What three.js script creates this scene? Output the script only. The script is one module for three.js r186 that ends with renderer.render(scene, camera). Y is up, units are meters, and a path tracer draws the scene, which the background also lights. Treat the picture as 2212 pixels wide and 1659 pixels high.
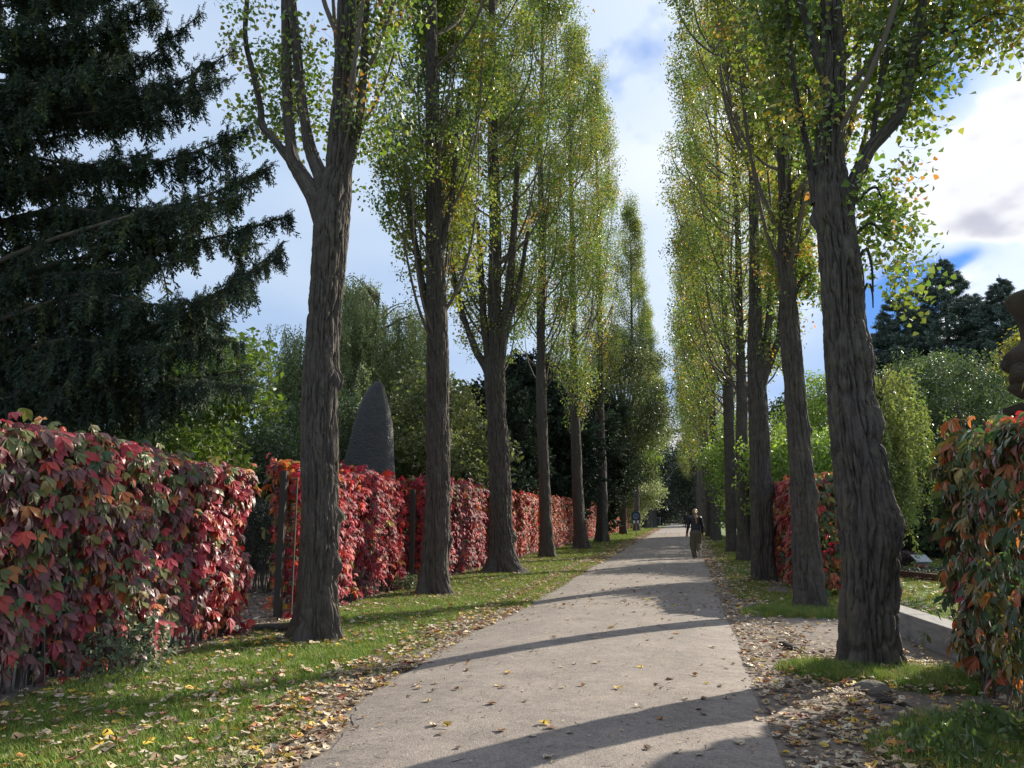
import * as THREE from 'three';
import { mergeGeometries } from 'three/addons/utils/BufferGeometryUtils.js';
import { RoundedBoxGeometry } from 'three/addons/geometries/RoundedBoxGeometry.js';
import { MarchingCubes } from 'three/addons/objects/MarchingCubes.js';

// ---------------------------------------------------------------- camera, sky, sun, exposure
const scene = new THREE.Scene();
const F = 1664, CX = 1106, CY = 829.5, EYE = 1.52;
const camera = new THREE.PerspectiveCamera(2 * Math.atan(CY / F) * 180 / Math.PI, 4 / 3, 0.1, 900);
camera.position.set(0, EYE, 0);
camera.rotation.set(9.6688 * Math.PI / 180, 11.9418 * Math.PI / 180, 0, 'YXZ');
camera.updateMatrixWorld(true);
scene.add(camera);
const renderer = new THREE.WebGLRenderer({ antialias: true });
renderer.setSize(1024, 768);
renderer.toneMapping = THREE.LinearToneMapping;
renderer.toneMappingExposure = 1.68;
renderer.shadowMap.enabled = true;

const SUN_AZ = 38.2 * Math.PI / 180, SUN_EL = 26.5 * Math.PI / 180;
const sunDir = new THREE.Vector3(Math.sin(SUN_AZ) * Math.cos(SUN_EL), Math.sin(SUN_EL), -Math.cos(SUN_AZ) * Math.cos(SUN_EL));
const sun = new THREE.DirectionalLight(new THREE.Color().setRGB(1, 0.91, 0.77), 5.0);
sun.position.copy(sunDir).multiplyScalar(150).add(new THREE.Vector3(0, 0, -40));
sun.target.position.set(0, 0, -40); scene.add(sun, sun.target);
sun.castShadow = true; sun.shadow.mapSize.set(4096, 4096); sun.shadow.radius = 1;
Object.assign(sun.shadow.camera, { left: -70, right: 70, top: 70, bottom: -70, near: 1, far: 320 });

// ---------------------------------------------------------------- numbers
function rng(seed) { let a = seed >>> 0; return () => { a = (a + 0x6D2B79F5) | 0; let t = Math.imul(a ^ (a >>> 15), 1 | a); t = (t + Math.imul(t ^ (t >>> 7), 61 | t)) ^ t; return ((t ^ (t >>> 14)) >>> 0) / 4294967296; }; }
const clamp = (x, a = 0, b = 1) => Math.min(b, Math.max(a, x)), lerp = (a, b, t) => a + (b - a) * t;
const sstep = (a, b, x) => { const t = clamp((x - a) / (b - a)); return t * t * (3 - 2 * t); };
function h3(x, y, z) { let h = Math.imul(x, 374761393) + Math.imul(y, 668265263) + Math.imul(z, 1440662683) | 0; h = Math.imul(h ^ (h >>> 13), 1274126177); return ((h ^ (h >>> 16)) >>> 0) / 4294967296; }
function vn(x, y, z, per = 0) {                                      // value noise 0..1, tiling in x and y with period per
  const xi = Math.floor(x), yi = Math.floor(y), zi = Math.floor(z); let fx = x - xi, fy = y - yi, fz = z - zi;
  fx *= fx * (3 - 2 * fx); fy *= fy * (3 - 2 * fy); fz *= fz * (3 - 2 * fz);
  let x0 = xi, x1 = xi + 1, y0 = yi, y1 = yi + 1;
  if (per) { x0 = ((x0 % per) + per) % per; x1 = ((x1 % per) + per) % per; y0 = ((y0 % per) + per) % per; y1 = ((y1 % per) + per) % per; }
  const a = lerp(lerp(h3(x0, y0, zi), h3(x1, y0, zi), fx), lerp(h3(x0, y1, zi), h3(x1, y1, zi), fx), fy);
  const b = lerp(lerp(h3(x0, y0, zi + 1), h3(x1, y0, zi + 1), fx), lerp(h3(x0, y1, zi + 1), h3(x1, y1, zi + 1), fx), fy);
  return lerp(a, b, fz);
}
function fbm(x, y, z, oct = 4, per = 0) { let s = 0, a = 0.5, n = 0; for (let i = 0; i < oct; i++) { s += a * vn(x, y, z + i * 7.3, per); n += a; a *= 0.5; x *= 2; y *= 2; z *= 2; per *= 2; } return s / n; }
const V = (x, y, z) => new THREE.Vector3(x, y, z);
const D = Math.PI / 180;

// ---------------------------------------------------------------- sky
function skyColor(dx, dy, dz) {
  const el = Math.asin(clamp(dy, -1, 1)) / D, az = Math.atan2(dx, -dz) / D;
  const e = Math.max(el, 0), t = Math.pow(clamp(e / 70), 0.5);
  const cs = dx * sunDir.x + dy * sunDir.y + dz * sunDir.z, glow = Math.exp(-Math.pow(Math.acos(clamp(cs, -1, 1)) / D / 34, 2));
  let r = lerp(0.50, 0.07, t), g = lerp(0.66, 0.22, t), b = lerp(0.88, 0.66, t);
  // gnomonic-like plane of the cloud deck
  const k = 1 / (dy + 0.12), px = dx * k, pz = dz * k;
  const near = az > 2 && az < 45 && e < 45, wa = az + (near ? 5 * (fbm(dx * 16, dy * 20, dz * 16, 5) - 0.5) : 0), we = e + (near ? 3.5 * (fbm(dx * 18 + 9, dy * 26, dz * 18, 5) - 0.5) : 0);
  const blob = (a, ee, ra, re) => Math.exp(-Math.pow((wa - a) / ra, 2) - Math.pow((we - ee) / re, 2));
  const win = clamp(blob(23.5, 31.5, 3.4, 3.2) + blob(19.4, 27.4, 2.2, 2.4) + 1.2 * blob(16.5, 15.0, 3.6, 2.3) + 1.1 * blob(14, 12.5, 3, 3) + 0.6 * blob(20, 16, 1.5, 1.2) + 0.75 * blob(0.5, 8.6, 2.5, 1.2));
  r = lerp(r, 0.075, win * 0.85); g = lerp(g, 0.26, win * 0.85); b = lerp(b, 0.72, win * 0.85);
  const veil = fbm(px * 1.1 + 3, pz * 1.1, 1.7, 5), streak = fbm(px * 2.5 + pz * 1.5, (pz - px) * 0.7, 9.1, 4);
  const left = sstep(8, -14, az);
  let cover = clamp(0.48 + 0.22 * left + 0.4 * sstep(33, 48, e) + 0.2 * sstep(-14, -7, az) * sstep(12, 6, az) + (veil - 0.5) * 1.7 + (streak - 0.5) * 0.5) * (1 - 0.93 * win);
  const dap = fbm(px * 15 + veil * 3, pz * 11, 4.4, 5);
  const dz1 = sstep(10, 20, e) * sstep(16, 4, az) * sstep(-22, -6, az);
  cover = clamp(cover + dz1 * ((dap - 0.47) * 2.4 + 0.42) * (1 - win));
  const hi = sstep(34, 46, e), vr = lerp(0.66 - 0.14 * left + 0.14 * hi, 0.78, glow), vg = lerp(0.77 - 0.10 * left + 0.04 * hi, 0.82, glow), vb = lerp(0.92 - 0.04 * left - 0.06 * hi, 0.90, glow);
  r = lerp(r, vr, cover * 0.94); g = lerp(g, vg, cover * 0.94); b = lerp(b, vb, cover * 0.94);
  const lowc = sstep(0.46, 0.66, fbm(px * 0.9 + 11, pz * 0.9, 6.6, 5)) * (1 - win) * (0.35 + 0.65 * sstep(-20, 0, az));
  r = lerp(r, 0.9, lowc * 0.6); g = lerp(g, 0.93, lowc * 0.6); b = lerp(b, 1.0, lowc * 0.6);
  // heaped clouds on the sunny side, bright at the rim, grey in the body
  const wob = (fbm(dx * 13, dy * 16, dz * 13, 6) - 0.5) * 1.5;
  const big = blob(26, 21.8, 6.4, 4.7) + 0.8 * blob(22, 19.6, 4.6, 2.0) + 0.5 * blob(34, 20, 9, 9) + 0.55 * blob(1, 5.2, 5, 2.2) + 0.5 * blob(-58, 26, 14, 9) + 0.5 * blob(75, 30, 16, 12);
  const m = sstep(0.36, 0.48, big + wob * 0.5);
  const core = sstep(0.40, 0.86, big + wob * 0.5 - 0.2 * blob(19.5, 24.5, 3, 3)) * (0.2 + 0.8 * sstep(0.40, 0.60, fbm(dx * 12 + 5, dy * 22, dz * 12, 5)));
  const cr = lerp(0.76, 0.45, core), cg = lerp(0.77, 0.46, core), cb = lerp(0.79, 0.54, core);
  r = lerp(r, cr, m); g = lerp(g, cg, m); b = lerp(b, cb, m);
  const wisp = sstep(0.56, 0.72, fbm((az * 0.32 - e * 0.75) * 1.0, (az * 0.75 + e * 0.32) * 0.16, 3.3, 4)) * sstep(12, 15, az) * sstep(22, 18, az) * sstep(18, 15, e) * 0.85;
  r = lerp(r, 1, wisp); g = lerp(g, 1, wisp); b = lerp(b, 1, wisp);
  const f = 0.62 + 0.28 * glow;
  if (el < 0) { const q = sstep(0, -12, el); return [lerp(r, 0.12, q) * f, lerp(g, 0.13, q) * f, lerp(b, 0.11, q) * f]; }
  return [r * f, g * f, b * f];
}
{
  const W = 3072, H = 1536, data = new Float32Array(W * H * 4);
  for (let j = 0; j < H; j++) {
    const el = ((j + 0.5) / H - 0.5) * Math.PI;
    if (el < -0.3) { for (let i = 0; i < W; i++) data.set([0.07, 0.075, 0.06, 1], (j * W + i) * 4); continue; }
    const ce = Math.cos(el), se = Math.sin(el);
    for (let i = 0; i < W; i++) {
      const u = ((i + 0.5) / W - 0.5) * 2 * Math.PI, c = skyColor(Math.cos(u) * ce, se, Math.sin(u) * ce), o = (j * W + i) * 4;
      data[o] = c[0]; data[o + 1] = c[1]; data[o + 2] = c[2]; data[o + 3] = 1;
    }
  }
  const t = new THREE.DataTexture(data, W, H, THREE.RGBAFormat, THREE.FloatType);
  t.mapping = THREE.EquirectangularReflectionMapping; t.magFilter = t.minFilter = THREE.LinearFilter; t.wrapS = THREE.RepeatWrapping; t.needsUpdate = true;
  scene.background = t; scene.environment = t;
}

// ---------------------------------------------------------------- naming, adding, placing
const taken = new Map();
function numbered(n) { const k = taken.get(n) || 0; taken.set(n, k + 1); return k ? `${n}_${String(k).padStart(3, '0')}` : n; }
function tag(o, label, category, group, kind) { if (label) o.userData.label = label; if (category) o.userData.category = category; if (group) o.userData.group = group; if (kind) o.userData.kind = kind; return o; }
function thing(name, label, category, pos = V(0, 0, 0), group) { const o = new THREE.Group(); o.name = numbered(name); o.position.copy(pos); scene.add(o); return tag(o, label, category, group); }
function mesh(name, geo, mat, parent, kind) {
  const m = new THREE.Mesh(geo, mat); m.name = parent === scene ? numbered(name) : name; m.castShadow = m.receiveShadow = true; parent.add(m);
  if (kind) m.userData.kind = kind; return m;
}
function scatter(name, geo, mat, parent, items, kind = 'stuff') {     // items: {m: Matrix4, c: Color}
  const im = new THREE.InstancedMesh(geo, mat, items.length); im.name = parent === scene ? numbered(name) : name; im.castShadow = im.receiveShadow = true;
  items.forEach((it, i) => { im.setMatrixAt(i, it.m); if (it.c) im.setColorAt(i, it.c); });
  if (kind) im.userData.kind = kind; parent.add(im); return im;
}
// rays of the photograph's pixels (on a 2212 x 1659 frame) carried to real places: the ground, an upright plane
function ray(px, py) { return V((px - CX) / F, (CY - py) / F, -1).applyQuaternion(camera.quaternion); }
function G(px, py, h = 0) { const r = ray(px, py), t = (h - EYE) / r.y; return V(r.x * t, h, r.z * t); }
function PZ(px, py, z) { const r = ray(px, py), t = z / r.z; return V(r.x * t, EYE + r.y * t, z); }
const pxm = (px, py, z) => { const r = ray(px, py); return (z / r.z) / F * r.length() / Math.sqrt(1 + ((px - CX) / F) ** 2 + ((CY - py) / F) ** 2); };   // metres per pixel there
const col = (r, g, b) => new THREE.Color().setRGB(r, g, b);
function tint(R, list) { const [r, g, b] = list[Math.floor(R() * list.length)], k = 0.75 + 0.5 * R(); return col(r * k, g * k, b * k); }

// ---------------------------------------------------------------- textures (base colour and fine relief only)
function tex(size, fn, repeat, srgb = false) {
  const d = new Uint8Array(size * size * 4);
  for (let j = 0; j < size; j++) for (let i = 0; i < size; i++) { const c = fn(i / size, j / size), o = (j * size + i) * 4; for (let k = 0; k < 3; k++) d[o + k] = clamp(srgb ? Math.pow(clamp(c[k]), 1 / 2.2) : c[k]) * 255; d[o + 3] = 255; }
  const t = new THREE.DataTexture(d, size, size); t.wrapS = t.wrapT = THREE.RepeatWrapping; t.magFilter = t.minFilter = THREE.LinearFilter;
  if (srgb) t.colorSpace = THREE.SRGBColorSpace; t.repeat.set(repeat, repeat); t.needsUpdate = true; return t;
}
const gray = (f) => (u, v) => { const x = f(u, v); return [x, x, x]; };
// bark: cords that run up the stem, cut into plates
const barkH = (u, v) => {
  const w = (fbm(u * 6, v * 4, 2.2, 3, 0) - 0.5);
  const a = vn(u * 26 + 0, v * 7, 1.1, 26 * 1) , n = fbm(u * 24, v * 5, 5.5, 3);
  const ridge = Math.min(1, 2.6 * Math.abs(2 * vn(u * 16 + w * 1.5, v * 4, 8.8) - 1)), fine = fbm(u * 70, v * 40, 3.1, 3);
  return clamp(0.45 * ridge + 0.25 * n + 0.15 * a + 0.25 * fine - 0.05);
};
const blend = (f) => (u, v) => { const e = 0.12, wu = sstep(1 - e, 1, u), wv = sstep(1 - e, 1, v); let x = f(u, v); if (wu) x = lerp(x, f(u - 1, v), wu); if (wv) x = lerp(x, f(u, v - 1), wv); return x; };
const bark_bump = tex(768, gray(blend(barkH)), 1);
const bark_color = tex(512, (u, v) => {
  const b = blend((x, y) => fbm(x * 5, y * 5, 1.3, 4)), l = blend((x, y) => fbm(x * 9, y * 6, 7.7, 5)), s = blend((x, y) => fbm(x * 60, y * 22, 4.2, 3));
  const k = 0.55 + 0.65 * b(u, v) + 0.5 * (s(u, v) - 0.5), li = sstep(0.56, 0.7, l(u, v)) * 0.45;
  return [lerp(0.096 * k, 0.13, li), lerp(0.081 * k, 0.12, li), lerp(0.067 * k, 0.066, li)];
}, 1, true);
const asphalt_color = tex(1024, (u, v) => {
  const g = h3(Math.floor(u * 340), Math.floor(v * 340), 3), g2 = h3(Math.floor(u * 170), Math.floor(v * 170), 9), p = blend((x, y) => fbm(x * 6, y * 6, 2.2, 4))(u, v), q = blend((x, y) => fbm(x * 30, y * 30, 6.2, 3))(u, v);
  const k = 0.80 + 0.42 * (g - 0.5) + 0.30 * (g2 - 0.5) + 0.45 * (p - 0.5) + 0.4 * (q - 0.5);
  return [0.312 * k, 0.268 * k, 0.230 * k];
}, 0.5, true);
const asphalt_bump = tex(1024, gray((u, v) => 0.5 * h3(Math.floor(u * 512), Math.floor(v * 512), 5) + 0.5 * vn(u * 256, v * 256, 1, 256)), 0.5);
const soil_color = tex(1024, (u, v) => {
  const p = blend((x, y) => fbm(x * 8, y * 8, 1.2, 5))(u, v), q = blend((x, y) => fbm(x * 60, y * 60, 4.2, 3))(u, v), g = h3(Math.floor(u * 1024), Math.floor(v * 1024), 2);
  const k = 0.7 + 0.6 * (p - 0.5) + 0.8 * (q - 0.5) + 0.2 * (g - 0.5) + 0.25;
  return [0.20 * k, 0.165 * k, 0.135 * k];
}, 0.4, true);
const soil_bump = tex(512, gray(blend((u, v) => fbm(u * 30, v * 30, 2.5, 4))), 0.6);
const turf_color = tex(1024, (u, v) => {
  const p = blend((x, y) => fbm(x * 5, y * 5, 8.2, 4))(u, v), q = blend((x, y) => fbm(x * 90, y * 90, 1.2, 3))(u, v), g = h3(Math.floor(u * 1024), Math.floor(v * 1024), 7);
  const k = 0.55 + 0.9 * (q - 0.5) + 0.5 * g, e = sstep(0.55, 0.7, p) * 0.5;
  return [lerp(0.12, 0.18, e) * k, lerp(0.19, 0.17, e) * k, lerp(0.035, 0.07, e) * k];
}, 0.4, true);
const leaf_bump = null;

// ---------------------------------------------------------------- materials
const std = (o) => new THREE.MeshStandardMaterial(o), phys = (o) => new THREE.MeshPhysicalMaterial(o);
const M = {
  bark: std({ map: bark_color, bumpMap: bark_bump, bumpScale: 0.035, roughness: 0.95 }),
  twig: std({ color: col(0.13, 0.105, 0.085), roughness: 0.9 }),
  asphalt: std({ map: asphalt_color, bumpMap: asphalt_bump, bumpScale: 0.004, roughness: 0.9 }),
  soil: std({ map: soil_color, bumpMap: soil_bump, bumpScale: 0.03, roughness: 1 }),
  turf: std({ map: turf_color, bumpMap: soil_bump, bumpScale: 0.02, roughness: 1 }),
  leaf: phys({ color: col(1, 1, 1), vertexColors: true, roughness: 0.92, transmission: 0.55, thickness: 0, clearcoat: 0.55, clearcoatRoughness: 0.32, side: THREE.DoubleSide }),
  needle: phys({ color: col(1, 1, 1), vertexColors: true, roughness: 0.95, transmission: 0.2, thickness: 0, clearcoat: 0.1, clearcoatRoughness: 0.5, side: THREE.DoubleSide }),
  creeper: phys({ color: col(1, 1, 1), vertexColors: true, roughness: 0.9, transmission: 0.48, thickness: 0, clearcoat: 0.2, clearcoatRoughness: 0.4, side: THREE.DoubleSide }),
  creeper_thin: phys({ color: col(1, 1, 1), vertexColors: true, roughness: 0.9, transmission: 0.6, thickness: 0, clearcoat: 0.4, clearcoatRoughness: 0.36, side: THREE.DoubleSide }),
  creeper_gloss: phys({ color: col(1, 1, 1), vertexColors: true, roughness: 0.9, transmission: 0.48, thickness: 0, clearcoat: 0.85, clearcoatRoughness: 0.34, side: THREE.DoubleSide }),
  grass: phys({ color: col(1, 1, 1), vertexColors: true, roughness: 0.9, transmission: 0.4, thickness: 0, clearcoat: 0.25, clearcoatRoughness: 0.45, side: THREE.DoubleSide }),
  dead: phys({ color: col(1, 1, 1), vertexColors: true, roughness: 0.92, transmission: 0.2, thickness: 0, clearcoat: 0.25, clearcoatRoughness: 0.5, side: THREE.DoubleSide }),
  wood: std({ color: col(0.045, 0.037, 0.03), roughness: 0.9 }),
  grey_wood: std({ color: col(0.075, 0.067, 0.058), roughness: 0.9 }),
};
// ---------------------------------------------------------------- shapes
function buffer(P, I, { C, U } = {}) { const g = new THREE.BufferGeometry(); g.setAttribute('position', new THREE.Float32BufferAttribute(P, 3)); if (C) g.setAttribute('color', new THREE.Float32BufferAttribute(C, 3)); if (U) g.setAttribute('uv', new THREE.Float32BufferAttribute(U, 2)); g.setIndex(I); g.computeVertexNormals(); return g; }
// a stem along points with radii; rough(theta, metresAlong, radius) pushes the surface out
function stem(pts, radii, { rad = 12, step = 0.25, rough, cap = true } = {}) {
  const curve = new THREE.CatmullRomCurve3(pts, false, 'centripetal'), L = curve.getLength(), n = Math.max(2, Math.ceil(L / step));
  const P = [], U = [], I = []; let N = V(0, 0, 0), B = V(0, 0, 0), prev = null;
  for (let i = 0; i <= n; i++) {
    const t = i / n, p = curve.getPointAt(t), T = curve.getTangentAt(t), f = curve.getUtoTmapping(t) * (pts.length - 1), k = Math.min(pts.length - 2, Math.floor(f)), r = lerp(radii[k], radii[k + 1], f - k);
    if (!prev) { N.set(1, 0, 0); if (Math.abs(T.x) > 0.9) N.set(0, 0, 1); N.addScaledVector(T, -N.dot(T)).normalize(); } else N.addScaledVector(T, -N.dot(T)).normalize();
    prev = T; B.crossVectors(T, N);
    for (let j = 0; j <= rad; j++) {
      const a = (j % rad) / rad * 2 * Math.PI, q = r + (rough ? rough(a, t * L, r, p) : 0), c = Math.cos(a) * q, s = Math.sin(a) * q;
      P.push(p.x + N.x * c + B.x * s, p.y + N.y * c + B.y * s, p.z + N.z * c + B.z * s); U.push(j / rad * Math.max(1, Math.round(2 * Math.PI * radii[0])), t * L);
    }
  }
  const w = rad + 1;
  for (let i = 0; i < n; i++) for (let j = 0; j < rad; j++) { const a = i * w + j; I.push(a, a + 1, a + w, a + 1, a + w + 1, a + w); }
  if (cap) { const c = P.length / 3, e = curve.getPointAt(1); P.push(e.x, e.y, e.z); U.push(0, L); for (let j = 0; j < rad; j++) I.push(n * w + j, n * w + j + 1, c); }
  const g = buffer(P, I, { U });
  // one normal across the seam of the wrap
  const nn = g.attributes.normal; for (let i = 0; i <= n; i++) { const a = i * w, b = a + rad, x = nn.getX(a) + nn.getX(b), y = nn.getY(a) + nn.getY(b), z = nn.getZ(a) + nn.getZ(b), l = Math.hypot(x, y, z) || 1; nn.setXYZ(a, x / l, y / l, z / l); nn.setXYZ(b, x / l, y / l, z / l); }
  return g;
}
function barkRough(seed, amp, flare = 0, lumps = []) {              // furrows, swellings, root flare, burrs
  return (a, s, r, p) => {
    const c = Math.cos(a), d = Math.sin(a), k = Math.max(2.6, r * 19);
    const wx = (fbm(c * 2.5 + seed, d * 2.5, s * 2.2, 2) - 0.5) * 2.2;
    const f1 = Math.abs(2 * vn(c * k + wx + seed, d * k - wx, s * 2.0 + seed) - 1), f2 = Math.abs(2 * vn(c * k * 2 + seed + 9 + wx, d * k * 2, s * 3.6 + wx) - 1);
    let o = amp * (0.35 - 1.35 * Math.exp(-f1 * f1 / 0.022) - 0.8 * Math.exp(-f2 * f2 / 0.03) + 0.5 * (vn(c * k * 3, d * k * 3, s * 14 + seed) - 0.5));
    o += r * 0.15 * (vn(c * 1.3 + seed * 3, d * 1.3, s * 0.9) - 0.5) + r * 0.10 * (vn(c * 2.6 + seed * 5, d * 2.6, s * 2.6) - 0.5);
    if (flare) { const q = Math.sin(a * 4 + seed + 1.2 * Math.sin(a + seed)), lobe = 0.55 + 0.9 * Math.pow(0.5 + 0.5 * q, 1.5), h = Math.exp(-s / 0.26); o += r * flare * lobe * h + r * 0.16 * q * Math.exp(-s / 1.1); }
    for (const [la, ls, lr, lh] of lumps) { const da = Math.atan2(Math.sin(a - la), Math.cos(a - la)) * r, ds = s - ls, q = Math.exp(-(da * da + ds * ds) / (lr * lr)); o += lh * q * (0.6 + 0.9 * vn(c * 14, d * 14, s * 14)); }
    return o;
  };
}
// ---------------------------------------------------------------- leaves, twigs, sprays: all real little faces
function add(P, I, C, verts, faces, m, c) { const o = P.length / 3, v = V(0, 0, 0); for (const q of verts) { v.set(q[0], q[1], q[2]).applyMatrix4(m); P.push(v.x, v.y, v.z); C.push(c.r, c.g, c.b); } for (const f of faces) I.push(o + f[0], o + f[1], o + f[2]); }
const deltoid = { v: [[0, 0, 0], [-0.46, 0.16, 0.07], [-0.38, 0.44, 0.06], [0, 1, -0.05], [0.38, 0.44, 0.06], [0.46, 0.16, 0.07]], f: [[0, 3, 1], [1, 3, 2], [0, 5, 3], [5, 4, 3]] };
const ovate = { v: [[0, 0, 0], [-0.28, 0.4, 0.06], [0, 1, -0.04], [0.28, 0.4, 0.06]], f: [[0, 2, 1], [0, 3, 2]] };
const narrow = { v: [[0, 0, 0], [-0.13, 0.4, 0.03], [0, 1, 0], [0.13, 0.4, 0.03]], f: [[0, 2, 1], [0, 3, 2]] };
function mat4(p, q, s) { return new THREE.Matrix4().compose(p, q, typeof s === 'number' ? V(s, s, s) : s); }
const UP = V(0, 1, 0);
function facing(dir, spin) { return new THREE.Quaternion().setFromUnitVectors(UP, dir).multiply(new THREE.Quaternion().setFromAxisAngle(UP, spin)); }
function randDir(R) { const z = 2 * R() - 1, a = 2 * Math.PI * R(), r = Math.sqrt(1 - z * z); return V(r * Math.cos(a), z, r * Math.sin(a)); }
function twigGeo(seed, { n = 14, len = 0.45, leaf = 0.065, shape = deltoid, droop = 0.5, spread = 0.06, stemR = 0.003 }) {
  const R = rng(seed), P = [], I = [], C = [];
  for (let k = 0; k < 3; k++) { const a = k * 2.094, b = a + 2.094; add(P, I, C, [[Math.cos(a) * stemR, 0, Math.sin(a) * stemR], [Math.cos(b) * stemR, 0, Math.sin(b) * stemR], [0, len, 0]], [[0, 1, 2]], new THREE.Matrix4(), col(0.5, 0.4, 0.4)); }
  for (let i = 0; i < n; i++) {
    const t = (i + 0.4 + 0.5 * R()) / n, a = i * 2.4 + R(), out = V(Math.cos(a), 0.3 - droop * (0.6 + R()), Math.sin(a)).add(randDir(R).multiplyScalar(0.5)).normalize();
    const p = V(Math.cos(a) * spread * (0.6 + R()), len * t, Math.sin(a) * spread * (0.6 + R())), k = 0.7 + 0.6 * R();
    add(P, I, C, shape.v, shape.f, mat4(p, facing(out, R() * 6.28), leaf * (0.7 + 0.55 * R())), col(k * (0.9 + 0.25 * R()), k, k * (0.75 + 0.4 * R())));
  }
  return buffer(P, I, { C });
}
function strandGeo(seed, { len = 1.4, n = 42, leaf = 0.085, shape = ovate }) {  // a hanging strand of small leaves
  const R = rng(seed), P = [], I = [], C = []; let x = 0, z = 0;
  const w = 0.004; add(P, I, C, [[-w, 0, 0], [w, 0, 0], [0.02, -len, 0.02]], [[0, 1, 2]], new THREE.Matrix4(), col(0.4, 0.35, 0.3));
  for (let i = 0; i < n; i++) {
    const t = (i + R()) / n, a = R() * 6.28, out = V(Math.cos(a) * 0.7, -0.9, Math.sin(a) * 0.7).add(randDir(R).multiplyScalar(0.4)).normalize(), k = 0.7 + 0.6 * R();
    x += (R() - 0.5) * 0.03; z += (R() - 0.5) * 0.03;
    add(P, I, C, shape.v, shape.f, mat4(V(x + (R() - 0.5) * 0.10, -len * t, z + (R() - 0.5) * 0.10), facing(out, R() * 6.28), leaf * (0.7 + 0.6 * R())), col(k, k, k * 0.9));
  }
  return buffer(P, I, { C });
}
function sprayGeo(seed, { len = 0.55, n = 16, w = 0.028, side = 0.16, hang = true }) {  // a flat drooping conifer spray
  const R = rng(seed), P = [], I = [], C = [];
  const strip = (a, b, ww, c) => { const d = b.clone().sub(a), s = V(0, 0, 0).crossVectors(d, randDir(R)).normalize().multiplyScalar(ww), m = a.clone().lerp(b, 0.55); add(P, I, C, [[a.x - s.x * 0.4, a.y - s.y * 0.4, a.z - s.z * 0.4], [a.x + s.x * 0.4, a.y + s.y * 0.4, a.z + s.z * 0.4], [m.x + s.x, m.y + s.y, m.z + s.z], [b.x, b.y, b.z], [m.x - s.x, m.y - s.y, m.z - s.z]], [[0, 1, 2], [0, 2, 4], [4, 2, 3]], new THREE.Matrix4(), c); };
  for (let i = 0; i < n; i++) {
    const t = (i + R()) / n, k = 0.6 + 0.8 * R(), c = col(k, k, k), a = R() * 6.28, y = hang ? -len * t : len * t, o = V((R() - 0.5) * 0.05, y, (R() - 0.5) * 0.05);
    const l = side * (1.15 - 0.6 * t) * (0.7 + 0.6 * R()), e = o.clone().add(V(Math.cos(a) * l * 0.75, (hang ? -0.75 : 0.5) * l, Math.sin(a) * l * 0.75));
    strip(o, e, w * (0.7 + 0.6 * R()), c);
    const m = o.clone().lerp(e, 0.5); strip(m, m.clone().add(V(Math.cos(a + 0.9) * l * 0.4, -0.4 * l, Math.sin(a + 0.9) * l * 0.4)), w * 0.8, c);
  }
  strip(V(0, 0, 0), V(0.03, hang ? -len : len, 0.02), w * 0.9, col(0.7, 0.7, 0.7));
  return buffer(P, I, { C });
}
function creeperGeo(seed) {                                          // five pointed leaflets on one stalk; faces +z, hangs along -y, about 1 long
  const R = rng(seed), P = [], I = [], C = [];
  for (let i = 0; i < 5; i++) {
    const a = (i - 2) * (0.50 + 0.16 * R()) + (R() - 0.5) * 0.25, L = [0.58, 0.86, 1, 0.86, 0.58][i] * (0.8 + 0.35 * R()) * 0.72, w = L * (0.20 + 0.05 * R()), tip = -0.05 - 0.30 * R(), fold = 0.03 + 0.05 * R(), k = 0.82 + 0.36 * R(), c = col(k, k * (0.85 + 0.3 * R()), k);
    const v = [[0, 0, 0], [-w * 0.55, L * 0.26, fold * L], [w * 0.55, L * 0.26, fold * L], [0, L * 0.28, 0], [-w, L * 0.56, fold * L + tip * 0.12 * L], [w, L * 0.56, fold * L + tip * 0.12 * L], [0, L * 0.58, tip * 0.15 * L], [-w * 0.62, L * 0.78, 0.45 * tip * L + fold * L * 0.6], [w * 0.62, L * 0.78, 0.45 * tip * L + fold * L * 0.6], [0, L, tip * L]];
    const f = [[0, 3, 1], [0, 2, 3], [1, 3, 4], [3, 6, 4], [3, 2, 5], [3, 5, 6], [4, 6, 7], [6, 5, 8], [6, 8, 7], [7, 8, 9]];
    add(P, I, C, v, f, new THREE.Matrix4().makeRotationFromEuler(new THREE.Euler((R() - 0.5) * 0.9, (R() - 0.5) * 0.7, Math.PI + a, 'ZXY')), c);
  }
  return buffer(P, I, { C });
}
function tuftGeo(seed, { n = 14, h = 0.055, r = 0.05, w = 0.0026 }) {
  const R = rng(seed), P = [], I = [], C = [];
  for (let i = 0; i < n; i++) {
    const a = R() * 6.28, q = r * Math.sqrt(R()), x = Math.cos(a) * q, z = Math.sin(a) * q, b = R() * 6.28, l = h * (0.55 + 0.75 * R()), lean = 0.2 + 0.7 * R(), dx = Math.cos(b) * l * lean, dz = Math.sin(b) * l * lean, sx = -Math.sin(b) * w, sz = Math.cos(b) * w, k = 0.7 + 0.6 * R();
    add(P, I, C, [[x - sx, -0.01, z - sz], [x + sx, -0.01, z + sz], [x + dx * 0.4 + sx, l * 0.6, z + dz * 0.4 + sz], [x + dx * 0.4 - sx, l * 0.6, z + dz * 0.4 - sz], [x + dx, l * 0.92, z + dz]], [[0, 1, 2], [0, 2, 3], [3, 2, 4]], new THREE.Matrix4(), col(k * (0.8 + 0.5 * R()), k, k * 0.8));
  }
  return buffer(P, I, { C });
}
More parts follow.
